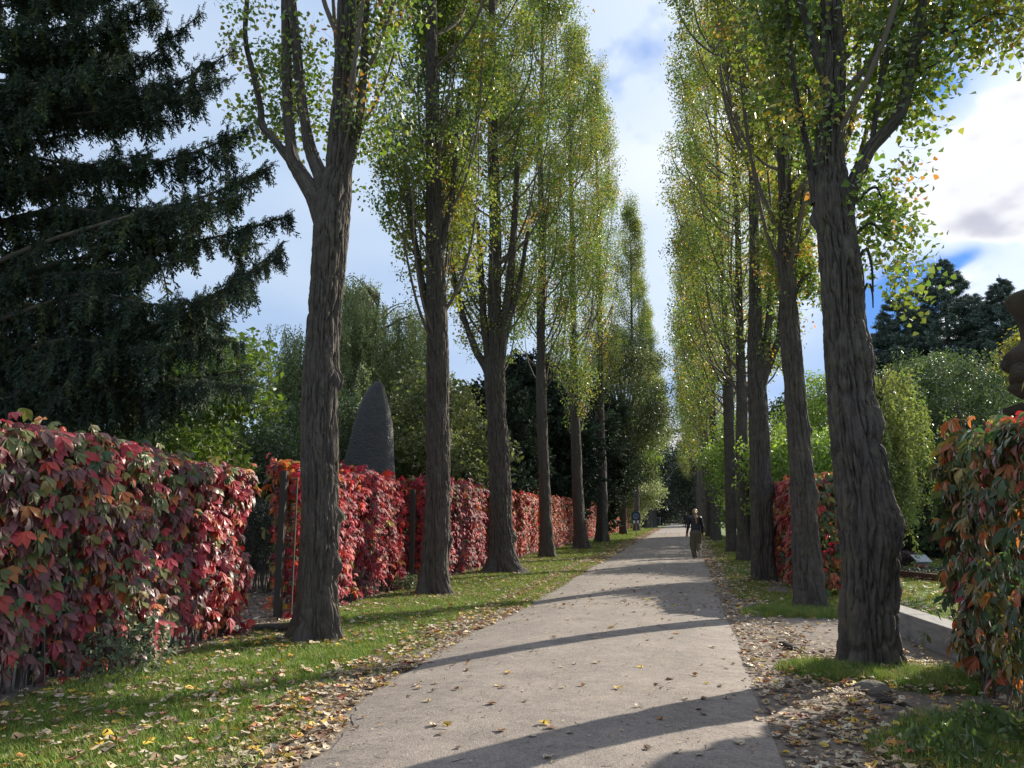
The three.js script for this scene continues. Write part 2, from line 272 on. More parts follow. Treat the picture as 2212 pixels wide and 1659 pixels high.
function fallenGeo(seed, shape = deltoid) {                          // a dry curled leaf lying flat, about 1 across
  const R = rng(seed), P = [], I = [], C = [], n = 7, curl = 0.25 + 0.5 * R(), cup = 0.2 + 0.5 * R();
  const out = [[0, -0.5], [-0.40, -0.36], [-0.47, -0.05], [-0.2, 0.25], [0, 0.55], [0.2, 0.25], [0.47, -0.05], [0.40, -0.36]].map(([x, y]) => [x * (0.85 + 0.3 * R()), y * (0.9 + 0.2 * R())]);
  const z = (x, y) => 0.05 + cup * x * x * (0.6 + 0.8 * (x > 0 ? 1 : 0.5)) + curl * Math.max(0, y) * y + 0.12 * (R() - 0.3);
  const v = [[0, 0.02, 0], [0, 0.05, -0.22], ...out.map(([x, y]) => [x, z(x, y), y])], c = col(1, 1, 1), f = [];
  for (let i = 0; i < 8; i++) { const a = 2 + i, b = 2 + (i + 1) % 8; f.push([i < 1 || i > 6 ? 1 : 0, b, a]); }
  f.push([0, 1, 3], [0, 9, 1]);
  add(P, I, C, v, f, new THREE.Matrix4(), c);
  const s = 0.012; add(P, I, C, [[-s, 0.03, -0.5], [s, 0.03, -0.5], [0.05, 0.06, -0.95]], [[0, 1, 2]], new THREE.Matrix4(), col(0.8, 0.7, 0.6));
  return buffer(P, I, { C });
}
// ---------------------------------------------------------------- the ground and the path
const pathL = (z) => -2.62 + 0.42 * sstep(-6.8, -4.4, z) + 0.009 * (-z - 7) + (0.10 * (fbm(z * 0.9, 2, 3, 3) - 0.5) * 2 + 0.07 * (fbm(z * 5, 2, 9, 3) - 0.5)) * sstep(60, 10, -z), pathR = (z) => 0.6 + 0.013 * (-z - 6) + 0.05 * (fbm(z * 0.8, 8, 5, 3) - 0.5) * 2 + 0.05 * (fbm(z * 6, 8, 2, 3) - 0.5) * sstep(50, 10, -z);
const pathY = (x, z) => { const l = pathL(z), r = pathR(z), t = (2 * (x - l) / (r - l) - 1); return Math.abs(t) > 1 ? 0.004 : 0.014 + 0.055 * (1 - t * t); };
function strip(z0, z1, dz, xa, xb, n, yf) {
  const P = [], U = [], I = []; let rows = 0;
  for (let z = z0; z >= z1 - 1e-6; z -= dz, rows++) { const a = xa(z), b = xb(z); for (let i = 0; i <= n; i++) { const x = lerp(a, b, i / n); P.push(x, yf(x, z, i / n), z); U.push(x, -z); } }
  for (let r = 0; r < rows - 1; r++) for (let i = 0; i < n; i++) { const a = r * (n + 1) + i, b = a + n + 1; I.push(a, a + 1, b, a + 1, b + 1, b); }
  return buffer(P, I, { U });
}
{
  const g = new THREE.PlaneGeometry(1600, 1600, 8, 8).rotateX(-Math.PI / 2), u = g.attributes.uv, p = g.attributes.position;
  for (let i = 0; i < u.count; i++) u.setXY(i, p.getX(i), -p.getZ(i));
  mesh('ground', g, M.turf, scene, 'structure');
  const bump = (x, z) => 0.035 * (fbm(x * 0.7, z * 0.7, 3, 3) - 0.5);
  mesh('dirt_verge', strip(4, -60, 0.25, (z) => pathR(z) - 0.15, (z) => 2.75 + 0.5 * (fbm(z * 0.5, 1, 1, 3) - 0.5) - 0.9 * sstep(-18, -26, z) + 0.25, 10, (x, z, t) => 0.004 + 0.03 * t * (1 - t) + 0.5 * Math.max(0, bump(x, z))), M.soil, scene, 'structure');
  mesh('dirt_verge', strip(4, -90, 0.25, (z) => -3.1 + 0.9 * (fbm(z * 0.55, 5, 1, 3) - 0.5) - 0.1, (z) => pathL(z) + 0.15, 8, (x, z) => 0.004 + 0.4 * Math.max(0, bump(x, z))), M.soil, scene, 'structure');
  mesh('hedge_bed', strip(6, -100, 0.5, () => -15, (z) => -5.15 + 0.5 * (fbm(z * 0.6, 7, 1, 3) - 0.5), 10, (x, z) => 0.004 + Math.max(0, bump(x, z))), M.soil, scene, 'structure');
  const pth = strip(4, -140, 0.1, pathL, pathR, 14, (x, z, t) => t < 0.001 || t > 0.999 ? -0.02 : pathY(lerp(pathL(z), pathR(z), t), z));
  { const p2 = pth.attributes.position; for (let i = 0; i < p2.count; i++) { const k = i % 15; if (k === 1) p2.setX(i, p2.getX(i - 1) + 0.015), p2.setY(i, 0.012); if (k === 13) p2.setX(i, p2.getX(i + 1) - 0.015 || p2.getX(i)), p2.setY(i, 0.012); } pth.computeVertexNormals(); }
  mesh('path', pth, M.asphalt, scene, 'structure');
}
// ---------------------------------------------------------------- poplars
const POP = { g: [[0.18, 0.285, 0.03], [0.20, 0.30, 0.035], [0.13, 0.23, 0.03], [0.24, 0.32, 0.04], [0.30, 0.33, 0.045], [0.14, 0.22, 0.045]], y: [[0.6, 0.42, 0.04], [0.5, 0.38, 0.05], [0.5, 0.25, 0.04]] };
const popTwig = [twigGeo(11, {}), twigGeo(12, {}), twigGeo(13, { n: 11, len: 0.5, leaf: 0.09, shape: ovate, spread: 0.09 }), twigGeo(14, { n: 9, len: 0.6, leaf: 0.13, shape: ovate, spread: 0.12 })];
function along(pts, s) { const f = clamp(s) * (pts.length - 1), k = Math.min(pts.length - 2, Math.floor(f)); return pts[k].clone().lerp(pts[k + 1], f - k); }
function poplar({ base, H, trunk, radii, hb = 4.5, cr = 1.7, limbs = [], seed = 1, near = 0, nl = 70, per = 60, label, amp = 0.02, flare = 0.5, lumps = [], yellow = 0.07, low = 0.7, lean = [0, 0], side = null, gaps = 0.43 }) {
  const R = rng(seed * 7919 + 3), t = thing('poplar_tree', label, 'tree', base, 'poplars lining the path');
  // the stem up to the top, relative to the base
  const pts = trunk.map((p) => p.clone().sub(base)); const lastP = pts[pts.length - 1], lastR = radii[radii.length - 1];
  pts[0].y = -0.06; const tr = [...radii], topX = lastP.x + lean[0], topZ = lastP.z + lean[1];
  for (let i = 1; i <= 4; i++) { const s = i / 4; pts.push(V(lerp(lastP.x, topX, s) + (R() - 0.5) * 0.15, lerp(lastP.y, H, s), lerp(lastP.z, topZ, s) + (R() - 0.5) * 0.15)); tr.push(lerp(lastR, 0.025, s)); }
  const dense = near === 2 ? [192, 0.03] : near === 1 ? [128, 0.05] : [56, 0.12];
  // the bole is finely furrowed; the leader inside the crown is coarser
  const split = pts.length - 4;
  mesh('trunk', stem(pts.slice(0, split), tr.slice(0, split), { rad: dense[0], step: dense[1], rough: barkRough(seed, amp, flare, lumps), cap: false }), M.bark, t);
  mesh('leader', stem(pts.slice(split - 1), tr.slice(split - 1), { rad: Math.max(12, dense[0] >> 2), step: 0.3, rough: barkRough(seed, amp * 0.6) }), M.bark, t);
  const paths = [];
  for (const L of limbs) {
    const lp = L.p.map((p) => p.clone().sub(base));
    mesh('limb', stem(lp, L.r, { rad: near === 2 ? 56 : 24, step: near === 2 ? 0.04 : 0.12, rough: barkRough(seed + L.r[0] * 31, Math.min(amp, L.r[0] * 0.12)) }), M.bark, t);
    paths.push({ p: lp, w: L.w ?? 1, from: L.from ?? 0.3, g: 0.28 });
  }
  const at = (h) => { for (let i = 1; i < pts.length; i++) if (pts[i].y >= h) return pts[i - 1].clone().lerp(pts[i], (h - pts[i - 1].y) / (pts[i].y - pts[i - 1].y)); return pts[pts.length - 1].clone(); };
  const tg = [];
  for (let i = 0; i < nl; i++) {
    const u = (i + R()) / nl, h0 = lerp(hb - 0.3, H - 1.2, Math.pow(u, 0.95)), hh = (h0 - hb) / (H - hb), prof = lerp(low, 1, sstep(0, 0.3, hh)) * lerp(1, 0.3, sstep(0.45, 1, hh));
    let a = R() * 6.283; if (near && Math.sin(a) > 0.2 && R() < 0.62) a = -a + (R() - 0.5) * 1.2; if (side && hh < 0.25 && R() < 0.75) a = side[0] + (R() - 0.5) * side[1];
    const len = lerp(4.6, 1.8, hh) * (0.6 + 0.6 * R()), out = cr * prof * (0.35 + 0.7 * Math.sqrt(R())), s0 = at(h0), p = [], wob = (R() - 0.5) * 0.9;
    for (let k = 0; k <= 6; k++) { const s = k / 6, o = out * (1 - Math.exp(-3.4 * s)) / 0.966, b = at(Math.min(H, h0 + len * s)), aa = a + wob * s; p.push(V(b.x * 0.6 + s0.x * 0.4 + Math.cos(aa) * o, h0 + len * s, b.z * 0.6 + s0.z * 0.4 + Math.sin(aa) * o)); }
    paths.push({ p, w: 0.7 + 0.6 * R(), from: 0.1, auto: 1 });
    const r0 = clamp(0.042 * len / 4, 0.012, 0.042) * (0.5 + 0.7 * R()); tg.push(stem(p, p.map((_, k) => lerp(r0, 0.006, k / 6)), { rad: near ? 7 : 4, step: near ? 0.3 : 0.8, cap: false }));
  }
  mesh('branches', mergeGeometries(tg), M.twig, t, 'stuff');
  const items = [], sc = near ? 1 : 1.15;
  for (const { p, w, from, g = gaps } of paths) {
    const n = Math.round(per * w);
    for (let i = 0; i < n; i++) {
      const s = lerp(from, 1, Math.pow(R(), 0.8)), c = along(p, s), d = along(p, Math.min(1, s + 0.08)).sub(along(p, Math.max(0, s - 0.08))).normalize();
      const o = randDir(R), q = 0.34 * Math.pow(R(), 0.6); if (near && o.z > -0.2 && R() < 0.7) o.z = -Math.abs(o.z) - 0.1; c.addScaledVector(o, q);
      if (vn(c.x * 1.5 + seed * 5, c.y * 0.55, c.z * 1.5) < g) continue;
      const y = R() < yellow, k = fbm(c.x * 0.5 + seed, c.y * 0.4, c.z * 0.5, 2);
      const cc = tint(R, y ? POP.y : POP.g); if (!y) cc.lerp(col(0.30, 0.31, 0.04), sstep(0.48, 0.75, k) * 0.55);
      items.push({ m: mat4(c, facing(d.multiplyScalar(0.8).addScaledVector(o, 0.9).addScaledVector(UP, 0.15).normalize(), R() * 6.28), sc * (0.7 + 0.5 * R())), c: cc });
    }
  }
  scatter('crown', near ? popTwig[seed % 2] : popTwig[base.z > -45 ? 2 : 3], M.leaf, t, items);
  return t;
}
const pz = (z, list) => ({ p: list.map(([x, y, , dz = 0]) => PZ(x, y, z + dz)), r: list.map(([x, y, hw]) => hw * pxm(x, y, z) / Math.sqrt(1 + ((x - CX) / F) ** 2) * 0.95) });
function pxPoplar(o, trunk) {                                         // trunk: [px, py, half width in px] from the foot up
  const base = G(trunk[0][0], trunk[0][1]); base.y = 0; const q = pz(base.z, trunk); q.p[0].y = 0;
  return poplar({ base, trunk: q.p, radii: q.r, ...o, limbs: (o.limbs || []).map((l) => ({ ...pz(base.z, l.px), w: l.w, from: l.from })) });
}
// left row
pxPoplar({ seed: 21, near: 2, H: 23, hb: 6.2, cr: 1.5, nl: 66, per: 62, amp: 0.028, flare: 0.6, low: 0.7, side: [-0.2, 2.6], gaps: 0.44, lumps: [[0.1, 3.3, 0.12, 0.06], [0.25, 1.55, 0.09, 0.06], [0.0, 0.95, 0.08, 0.05]],
  label: 'thick poplar nearest on the left, forking into several stems beside the dark post',
  limbs: [{ px: [[700, 500, 20], [680, 430, 21], [655, 385, 19], [632, 343, 17], [627, 300, 13], [621, 200, 12], [618, 60, 11], [616, -120, 9], [612, -330, 5]], w: 1.6, from: 0.45 },
    { px: [[640, 362, 12], [619, 337, 10], [592, 302, 8.5], [567, 273, 8], [563, 233, 7], [547, 160, 6.5], [530, 83, 5.5], [533, 0, 5], [528, -150, 3]], w: 1.7, from: 0.3 },
    { px: [[706, 470, 19], [693, 383, 17], [673, 333, 15], [661, 280, 13], [652, 220, 12], [640, 100, 11], [630, 0, 10], [620, -200, 6]], w: 1.3, from: 0.4 },
    { px: [[732, 470, 17], [748, 372, 12], [765, 310, 11], [774, 270, 10], [783, 182, 9], [790, 36, 8], [796, -150, 5]], w: 1.9, from: 0.12 }] },
  [[686, 1384, 50], [688, 1340, 48], [688, 1260, 45], [692, 1110, 43], [691, 950, 43], [694, 800, 40], [701, 690, 38], [708, 590, 38], [714, 500, 40], [722, 430, 36], [732, 350, 29], [739, 250, 26], [746, 120, 24], [752, 0, 22]]);
pxPoplar({ seed: 22, near: 1, H: 24, hb: 4.6, cr: 1.75, nl: 95, per: 88, amp: 0.024, flare: 0.45, low: 0.75, lumps: [[0.1, 1.1, 0.1, 0.07]], label: 'slender dark poplar on the left in front of the crimson hedge',
  limbs: [{ px: [[938, 760, 14], [930, 700, 9], [920, 650, 8], [905, 575, 7], [893, 500, 6], [880, 400, 5], [872, 300, 3]], w: 1.4, from: 0.3 }, { px: [[944, 600, 12], [957, 520, 8], [975, 440, 7], [985, 330, 6], [992, 200, 4]], w: 1.4, from: 0.2 }] },
  [[940, 1286, 36], [938, 1240, 33], [943, 1150, 30], [946, 1000, 27], [945, 850, 25], [945, 740, 24], [942, 600, 22], [939, 500, 20], [937, 350, 18], [934, 200, 15], [931, 0, 12]]);
pxPoplar({ seed: 23, near: 1, H: 24, hb: 5.2, cr: 1.9, nl: 95, per: 80, amp: 0.03, flare: 0.95, lumps: [[0.3, 1.0, 0.16, 0.1]], label: 'poplar with spreading roots between the left crimson and orange hedges',
  limbs: [{ px: [[1064, 850, 14], [1050, 795, 9], [1032, 765, 8], [1012, 715, 7], [990, 650, 6], [975, 560, 4]], w: 1.3 }, { px: [[1066, 840, 15], [1056, 770, 11], [1046, 700, 9], [1040, 600, 7], [1032, 480, 4]], w: 1.3 }, { px: [[1072, 850, 13], [1090, 700, 11], [1102, 600, 9], [1110, 500, 8], [1118, 350, 5]], w: 1.2 }, { px: [[1072, 820, 10], [1100, 690, 7], [1122, 610, 6], [1140, 500, 4]], w: 1.2 }] },
  [[1088, 1238, 32], [1085, 1200, 28], [1081, 1100, 25], [1078, 1000, 23], [1073, 900, 22], [1069, 830, 23], [1072, 750, 17], [1068, 650, 15], [1070, 500, 13], [1064, 300, 11], [1062, 100, 8]]);
pxPoplar({ seed: 24, H: 25, hb: 5.9, cr: 1.9, nl: 95, per: 56, flare: 0.3, label: 'thin straight poplar trunk in front of the orange hedge, left row' }, [[1184, 1206, 17], [1179, 1120, 14], [1174, 1000, 12], [1170, 870, 12], [1168, 760, 10], [1172, 500, 8]]);
pxPoplar({ seed: 25, H: 26, hb: 4.9, cr: 1.8, nl: 95, per: 56, flare: 0.4, yellow: 0.1, label: 'poplar with yellowing low crown standing right of the thin trunk, left row' }, [[1256, 1187, 16], [1250, 1110, 13], [1246, 1010, 12], [1243, 920, 11], [1240, 820, 9], [1236, 500, 6]]);
pxPoplar({ seed: 26, H: 29, hb: 6.6, cr: 1.5, nl: 90, per: 50, flare: 0.35, label: 'tall spire-topped poplar in front of the last red hedge, left row' }, [[1300, 1172, 15], [1301, 1110, 12], [1300, 1020, 11], [1297, 900, 9], [1294, 600, 6]]);
const farLeft = [[1376, 1148, 7.5, 33, 1.7], [1393, 1141, 8, 31, 1.8], [1410, 1138.5, 8, 29, 1.8], [1424, 1134, 5, 27, 1.8], [1433, 1131, 5, 25, 2]];
farLeft.forEach(([x, y, hw, H, cr], i) => pxPoplar({ seed: 31 + i, H, hb: 6 + i * 0.3, cr, nl: 130, per: 36, low: 0.95, flare: 0.4, label: ['distant left poplar directly behind the small blue sign', 'distant left poplar with a crooked lit flank, second behind the blue sign', 'distant left poplar with a pale upright bole, third behind the blue sign', 'distant left poplar just before the litter bin', 'last left poplar before the dark end of the path'][i] }, [[x, y, hw], [x - 0.5, y - 30, hw * 0.85], [x - 1, y - 90, hw * 0.75]]));
// right row
pxPoplar({ seed: 41, near: 2, H: 22, hb: 4.9, cr: 1.6, nl: 90, per: 84, amp: 0.034, flare: 0.26, low: 0.75, gaps: 0.45, lumps: [[0.1, 3.2, 0.3, 0.07], [0.2, 1.5, 0.25, 0.07], [-0.5, 1.3, 0.3, 0.04], [0.0, 2.55, 0.16, 0.05], [0.2, 0.85, 0.12, 0.05], [2.9, 4.85, 0.10, 0.05]],
  label: 'massive rough-barked poplar nearest on the right, a curved limb at its fork',
  limbs: [{ px: [[1822, 480, 22], [1838, 415, 18], [1860, 362, 17], [1881, 319, 16], [1912, 286, 15], [1937, 255, 14], [1955, 212, 13.5], [1965, 165, 13], [1978, 90, 12.5], [1993, 10, 12], [2000, -100, 10], [2006, -260, 6]], w: 1.6, from: 0.35 },
    { px: [[1978, 80, 9], [1997, 70, 8.5], [2016, 74, 8], [2035, 66, 7.5], [2048, 50, 6], [2055, 25, 4], [2062, -30, 2.5]], w: 0.8 },
    { px: [[2040, 66, 3.5], [2080, 66, 3], [2110, 48, 2.6], [2132, 34, 2.2], [2170, 30, 1.6], [2215, 45, 1]], w: 1.2, from: 0.15 },
    { px: [[2040, 60, 3.5], [2062, 76, 3.2], [2066, 96, 3], [2050, 118, 2.6], [2030, 134, 2.2], [2000, 148, 1.6], [1970, 160, 1.2]], w: 0.8 },
    { px: [[1765, 440, 16], [1757, 395, 11], [1748, 345, 8], [1738, 290, 7], [1722, 215, 6], [1708, 120, 5], [1700, 0, 3]], w: 1.8, from: 0.2 },
    { px: [[1785, 170, 16], [1768, 125, 13], [1752, 80, 12], [1738, 30, 11.5], [1728, -10, 11], [1712, -120, 8], [1700, -260, 4]], w: 1.3, from: 0.1 },
    { px: [[1850, 505, 4], [1880, 482, 3.5], [1908, 503, 3], [1948, 530, 2]], w: 0.5, from: 0.1 },
    { px: [[1855, 560, 4], [1870, 535, 3.5], [1882, 570, 3], [1886, 630, 2]], w: 0.45, from: 0.1 },
    { px: [[1850, 440, 5], [1875, 410, 4], [1893, 405, 3], [1905, 430, 2]], w: 0.6, from: 0.1 },
    { px: [[1862, 640, 3], [1876, 610, 2.6], [1884, 630, 2.2], [1886, 665, 1.5]], w: 0.25, from: 0.1 },
    { px: [[1880, 335, 7], [1893, 240, 6], [1905, 165, 7], [1922, 100, 8], [1930, 50, 8], [1944, -5, 8], [1960, -120, 4]], w: 1.3, from: 0.1 }] },
  [[1882, 1446, 62], [1880, 1395, 61], [1876, 1300, 60], [1874, 1200, 60], [1867, 1100, 62], [1856, 1000, 60], [1842, 900, 55], [1829, 800, 49], [1824, 700, 48], [1819, 600, 49], [1808, 500, 44], [1797, 420, 42], [1792, 350, 33], [1796, 250, 29], [1799, 150, 26], [1795, 0, 23]]);
pxPoplar({ seed: 42, near: 1, H: 23, hb: 5.2, cr: 1.7, nl: 90, per: 80, amp: 0.024, flare: 0.25, lumps: [[0.2, 1.9, 0.14, 0.06], [0.2, 3.0, 0.12, 0.05], [0.1, 0.6, 0.1, 0.05]], side: [0, 4], yellow: 0.12, label: 'straight poplar second in the right row, left of the massive rough one',
  limbs: [{ px: [[1700, 640, 10], [1716, 560, 7], [1730, 470, 6], [1740, 360, 4]], w: 1.4 }, { px: [[1703, 650, 10], [1700, 570, 7, -0.9], [1698, 490, 6, -1.8], [1696, 400, 4, -2.5]], w: 3, from: 0.2 }, { px: [[1703, 655, 9], [1702, 600, 6, -1.4], [1700, 540, 5, -2.6], [1698, 470, 3, -3.4]], w: 3, from: 0.2 }, { px: [[1703, 690, 8], [1716, 640, 5], [1735, 600, 4], [1750, 590, 2]], w: 1, from: 0.2 }] },
  [[1747, 1318, 34], [1743, 1250, 32], [1738, 1150, 30], [1733, 1050, 27], [1725, 950, 26], [1717, 850, 25], [1709, 760, 23], [1703, 650, 21], [1698, 540, 19], [1697, 450, 15], [1690, 300, 13], [1686, 100, 9]]);
pxPoplar({ seed: 43, near: 1, H: 24, hb: 9.2, cr: 1.9, nl: 84, per: 76, low: 0.45, amp: 0.028, flare: 0.25, lumps: [[0.2, 2.2, 0.2, 0.08], [0.2, 1.2, 0.18, 0.07]], yellow: 0.1, label: 'broad poplar with a burr on its flank, third in the right row',
  limbs: [{ px: [[1640, 850, 14], [1652, 810, 11], [1664, 780, 9], [1680, 740, 8], [1688, 660, 6]], w: 1.3 }, { px: [[1640, 830, 12], [1655, 750, 10], [1662, 680, 8], [1668, 560, 5]], w: 1.3 }] },
  [[1650, 1256, 26], [1648, 1200, 26], [1645, 1080, 25], [1641, 960, 23], [1636, 850, 21], [1632, 760, 18], [1630, 600, 12], [1628, 400, 10]]);
pxPoplar({ seed: 44, H: 25, hb: 5.4, cr: 2.1, nl: 105, per: 56, low: 0.95, flare: 0.25, yellow: 0.12, label: 'poplar half hidden behind its burred neighbour, fourth in the right row' }, [[1608, 1213, 17], [1606, 1120, 15], [1604, 1000, 14], [1602, 850, 13], [1598, 720, 9], [1594, 500, 7]]);
pxPoplar({ seed: 45, H: 25, hb: 5.6, cr: 2.2, nl: 105, per: 54, low: 0.95, flare: 0.25, yellow: 0.1, label: 'poplar with red creeper round its foot, fifth in the right row' }, [[1580, 1194, 12], [1578, 1100, 12], [1576, 980, 12], [1574, 860, 13], [1571, 760, 8]]);
pxPoplar({ seed: 46, H: 26, hb: 5.2, cr: 2.2, nl: 105, per: 50, low: 0.95, flare: 0.3, label: 'poplar right beside the walking woman, sixth in the right row' }, [[1547, 1168, 11], [1546, 1100, 10], [1543, 1000, 9], [1540, 900, 8]]);
const farRight = [[1531, 1160, 7, 27], [1522, 1152, 6, 28], [1514, 1145, 5, 28], [1507, 1140, 4.5, 27], [1501, 1136, 4, 27]];
farRight.forEach(([x, y, hw, H], i) => pxPoplar({ seed: 51 + i, H, hb: 4.6 + i * 0.2, cr: 2.2, nl: 95, per: 40, low: 0.95, flare: 0.35, label: ['distant right poplar, first behind the walking woman', 'distant right poplar, second behind the walking woman', 'distant right poplar, third behind the walking woman', 'distant right poplar, fourth behind the walking woman', 'last and farthest poplar of the right row'][i] }, [[x, y, hw], [x - 0.3, y - 30, hw * 0.9], [x - 0.8, y - 90, hw * 0.8]]));

// ---------------------------------------------------------------- other trees: clumped crowns on real limbs
const broadTwig = twigGeo(61, { n: 13, len: 0.4, leaf: 0.10, shape: ovate, droop: 0.7, spread: 0.12 }), bigTwig = twigGeo(62, { n: 11, len: 0.5, leaf: 0.15, shape: ovate, droop: 0.8, spread: 0.16 }), strand = strandGeo(63, {}), spray = sprayGeo(64, { n: 24, w: 0.017, side: 0.15, len: 0.6 }), firSpray = sprayGeo(66, { len: 0.4, n: 16, hang: false, side: 0.15, w: 0.016 }), yewSpray = sprayGeo(65, { len: 0.5, n: 14, hang: false, side: 0.2, w: 0.035 });
function leafTree({ name = 'broadleaf_tree', label, cat = 'tree', group, base, H, crown, clumps = 40, per = 45, cs = 0.8, colors, geo = broadTwig, mat = M.leaf, seed = 1, r = 0.12, flat = 0.6, trunkTo = 0.75, size = 1, hang = 0 }) {
  const R = rng(seed * 101 + 7), t = thing(name, label, cat, base, group), [cx, cy, cz, rx, ry, rz] = crown;
  const top = V(cx * 0.8, cy + ry * (trunkTo - 0.5), cz * 0.8), tr = [V(0, -0.05, 0), V(cx * 0.2 + (R() - 0.5) * 0.2, cy * 0.35, cz * 0.2), V(cx * 0.5, cy * 0.75, cz * 0.5), top];
  mesh('trunk', stem(tr, [r, r * 0.85, r * 0.6, r * 0.15], { rad: 18, step: 0.2, rough: barkRough(seed, Math.min(0.02, r * 0.12), 0.3) }), M.bark, t);
  const items = [], limbs = [];
  for (let i = 0; i < clumps; i++) {
    const d = randDir(R), q = 0.45 + 0.55 * Math.pow(R(), 0.5), c = V(cx + d.x * rx * q, cy + d.y * ry * q, cz + d.z * rz * q);
    if (c.y < 0.4) c.y = 0.4 + R() * 0.4;
    const s = along(tr, clamp(0.25 + 0.6 * (c.y / (cy + ry)) * (0.6 + 0.4 * R()), 0.1, 0.95)), m = s.clone().lerp(c, 0.55); m.y += 0.12 * c.distanceTo(s) * (R() - 0.2);
    const lr = clamp(r * 0.28, 0.012, 0.07); limbs.push(stem([s, m, c], [lr, lr * 0.6, 0.008], { rad: 5, step: 0.5, cap: false }));
    const base0 = tint(R, colors), sx = cs * (0.7 + 0.6 * R());
    for (let k = 0; k < per; k++) {
      const o = randDir(R), rr = Math.pow(R(), 0.45), p = V(c.x + o.x * sx * rr, c.y + o.y * sx * flat * rr, c.z + o.z * sx * rr); if (p.y < 0.05) continue;
      const out = hang ? V((R() - 0.5) * 0.3, 1, (R() - 0.5) * 0.3).normalize() : V(o.x, o.y * 0.4 + 0.25, o.z).normalize(), cc = base0.clone().multiplyScalar(0.75 + 0.5 * R());
      items.push({ m: mat4(p, facing(out, R() * 6.28), size * (0.7 + 0.6 * R())), c: cc });
    }
  }
  mesh('branches', mergeGeometries(limbs), M.twig, t, 'stuff');
  scatter('crown', geo, mat, t, items);
  return t;
}
const C_MID = [[0.075, 0.125, 0.03], [0.09, 0.14, 0.04], [0.065, 0.11, 0.035]], C_DARK = [[0.022, 0.042, 0.018], [0.028, 0.05, 0.022], [0.018, 0.036, 0.018]], C_BRIGHT = [[0.24, 0.38, 0.04], [0.29, 0.42, 0.05], [0.21, 0.34, 0.04]], C_BIRCH = [[0.25, 0.31, 0.12], [0.29, 0.34, 0.14], [0.21, 0.27, 0.11]], C_YEL = [[0.27, 0.28, 0.045], [0.33, 0.31, 0.05], [0.21, 0.26, 0.045]];
const gz = (px, z) => { const r = ray(px, 1113), t = z / r.z; return V(r.x * t, 0, z); };           // a foot on the ground under that pixel column

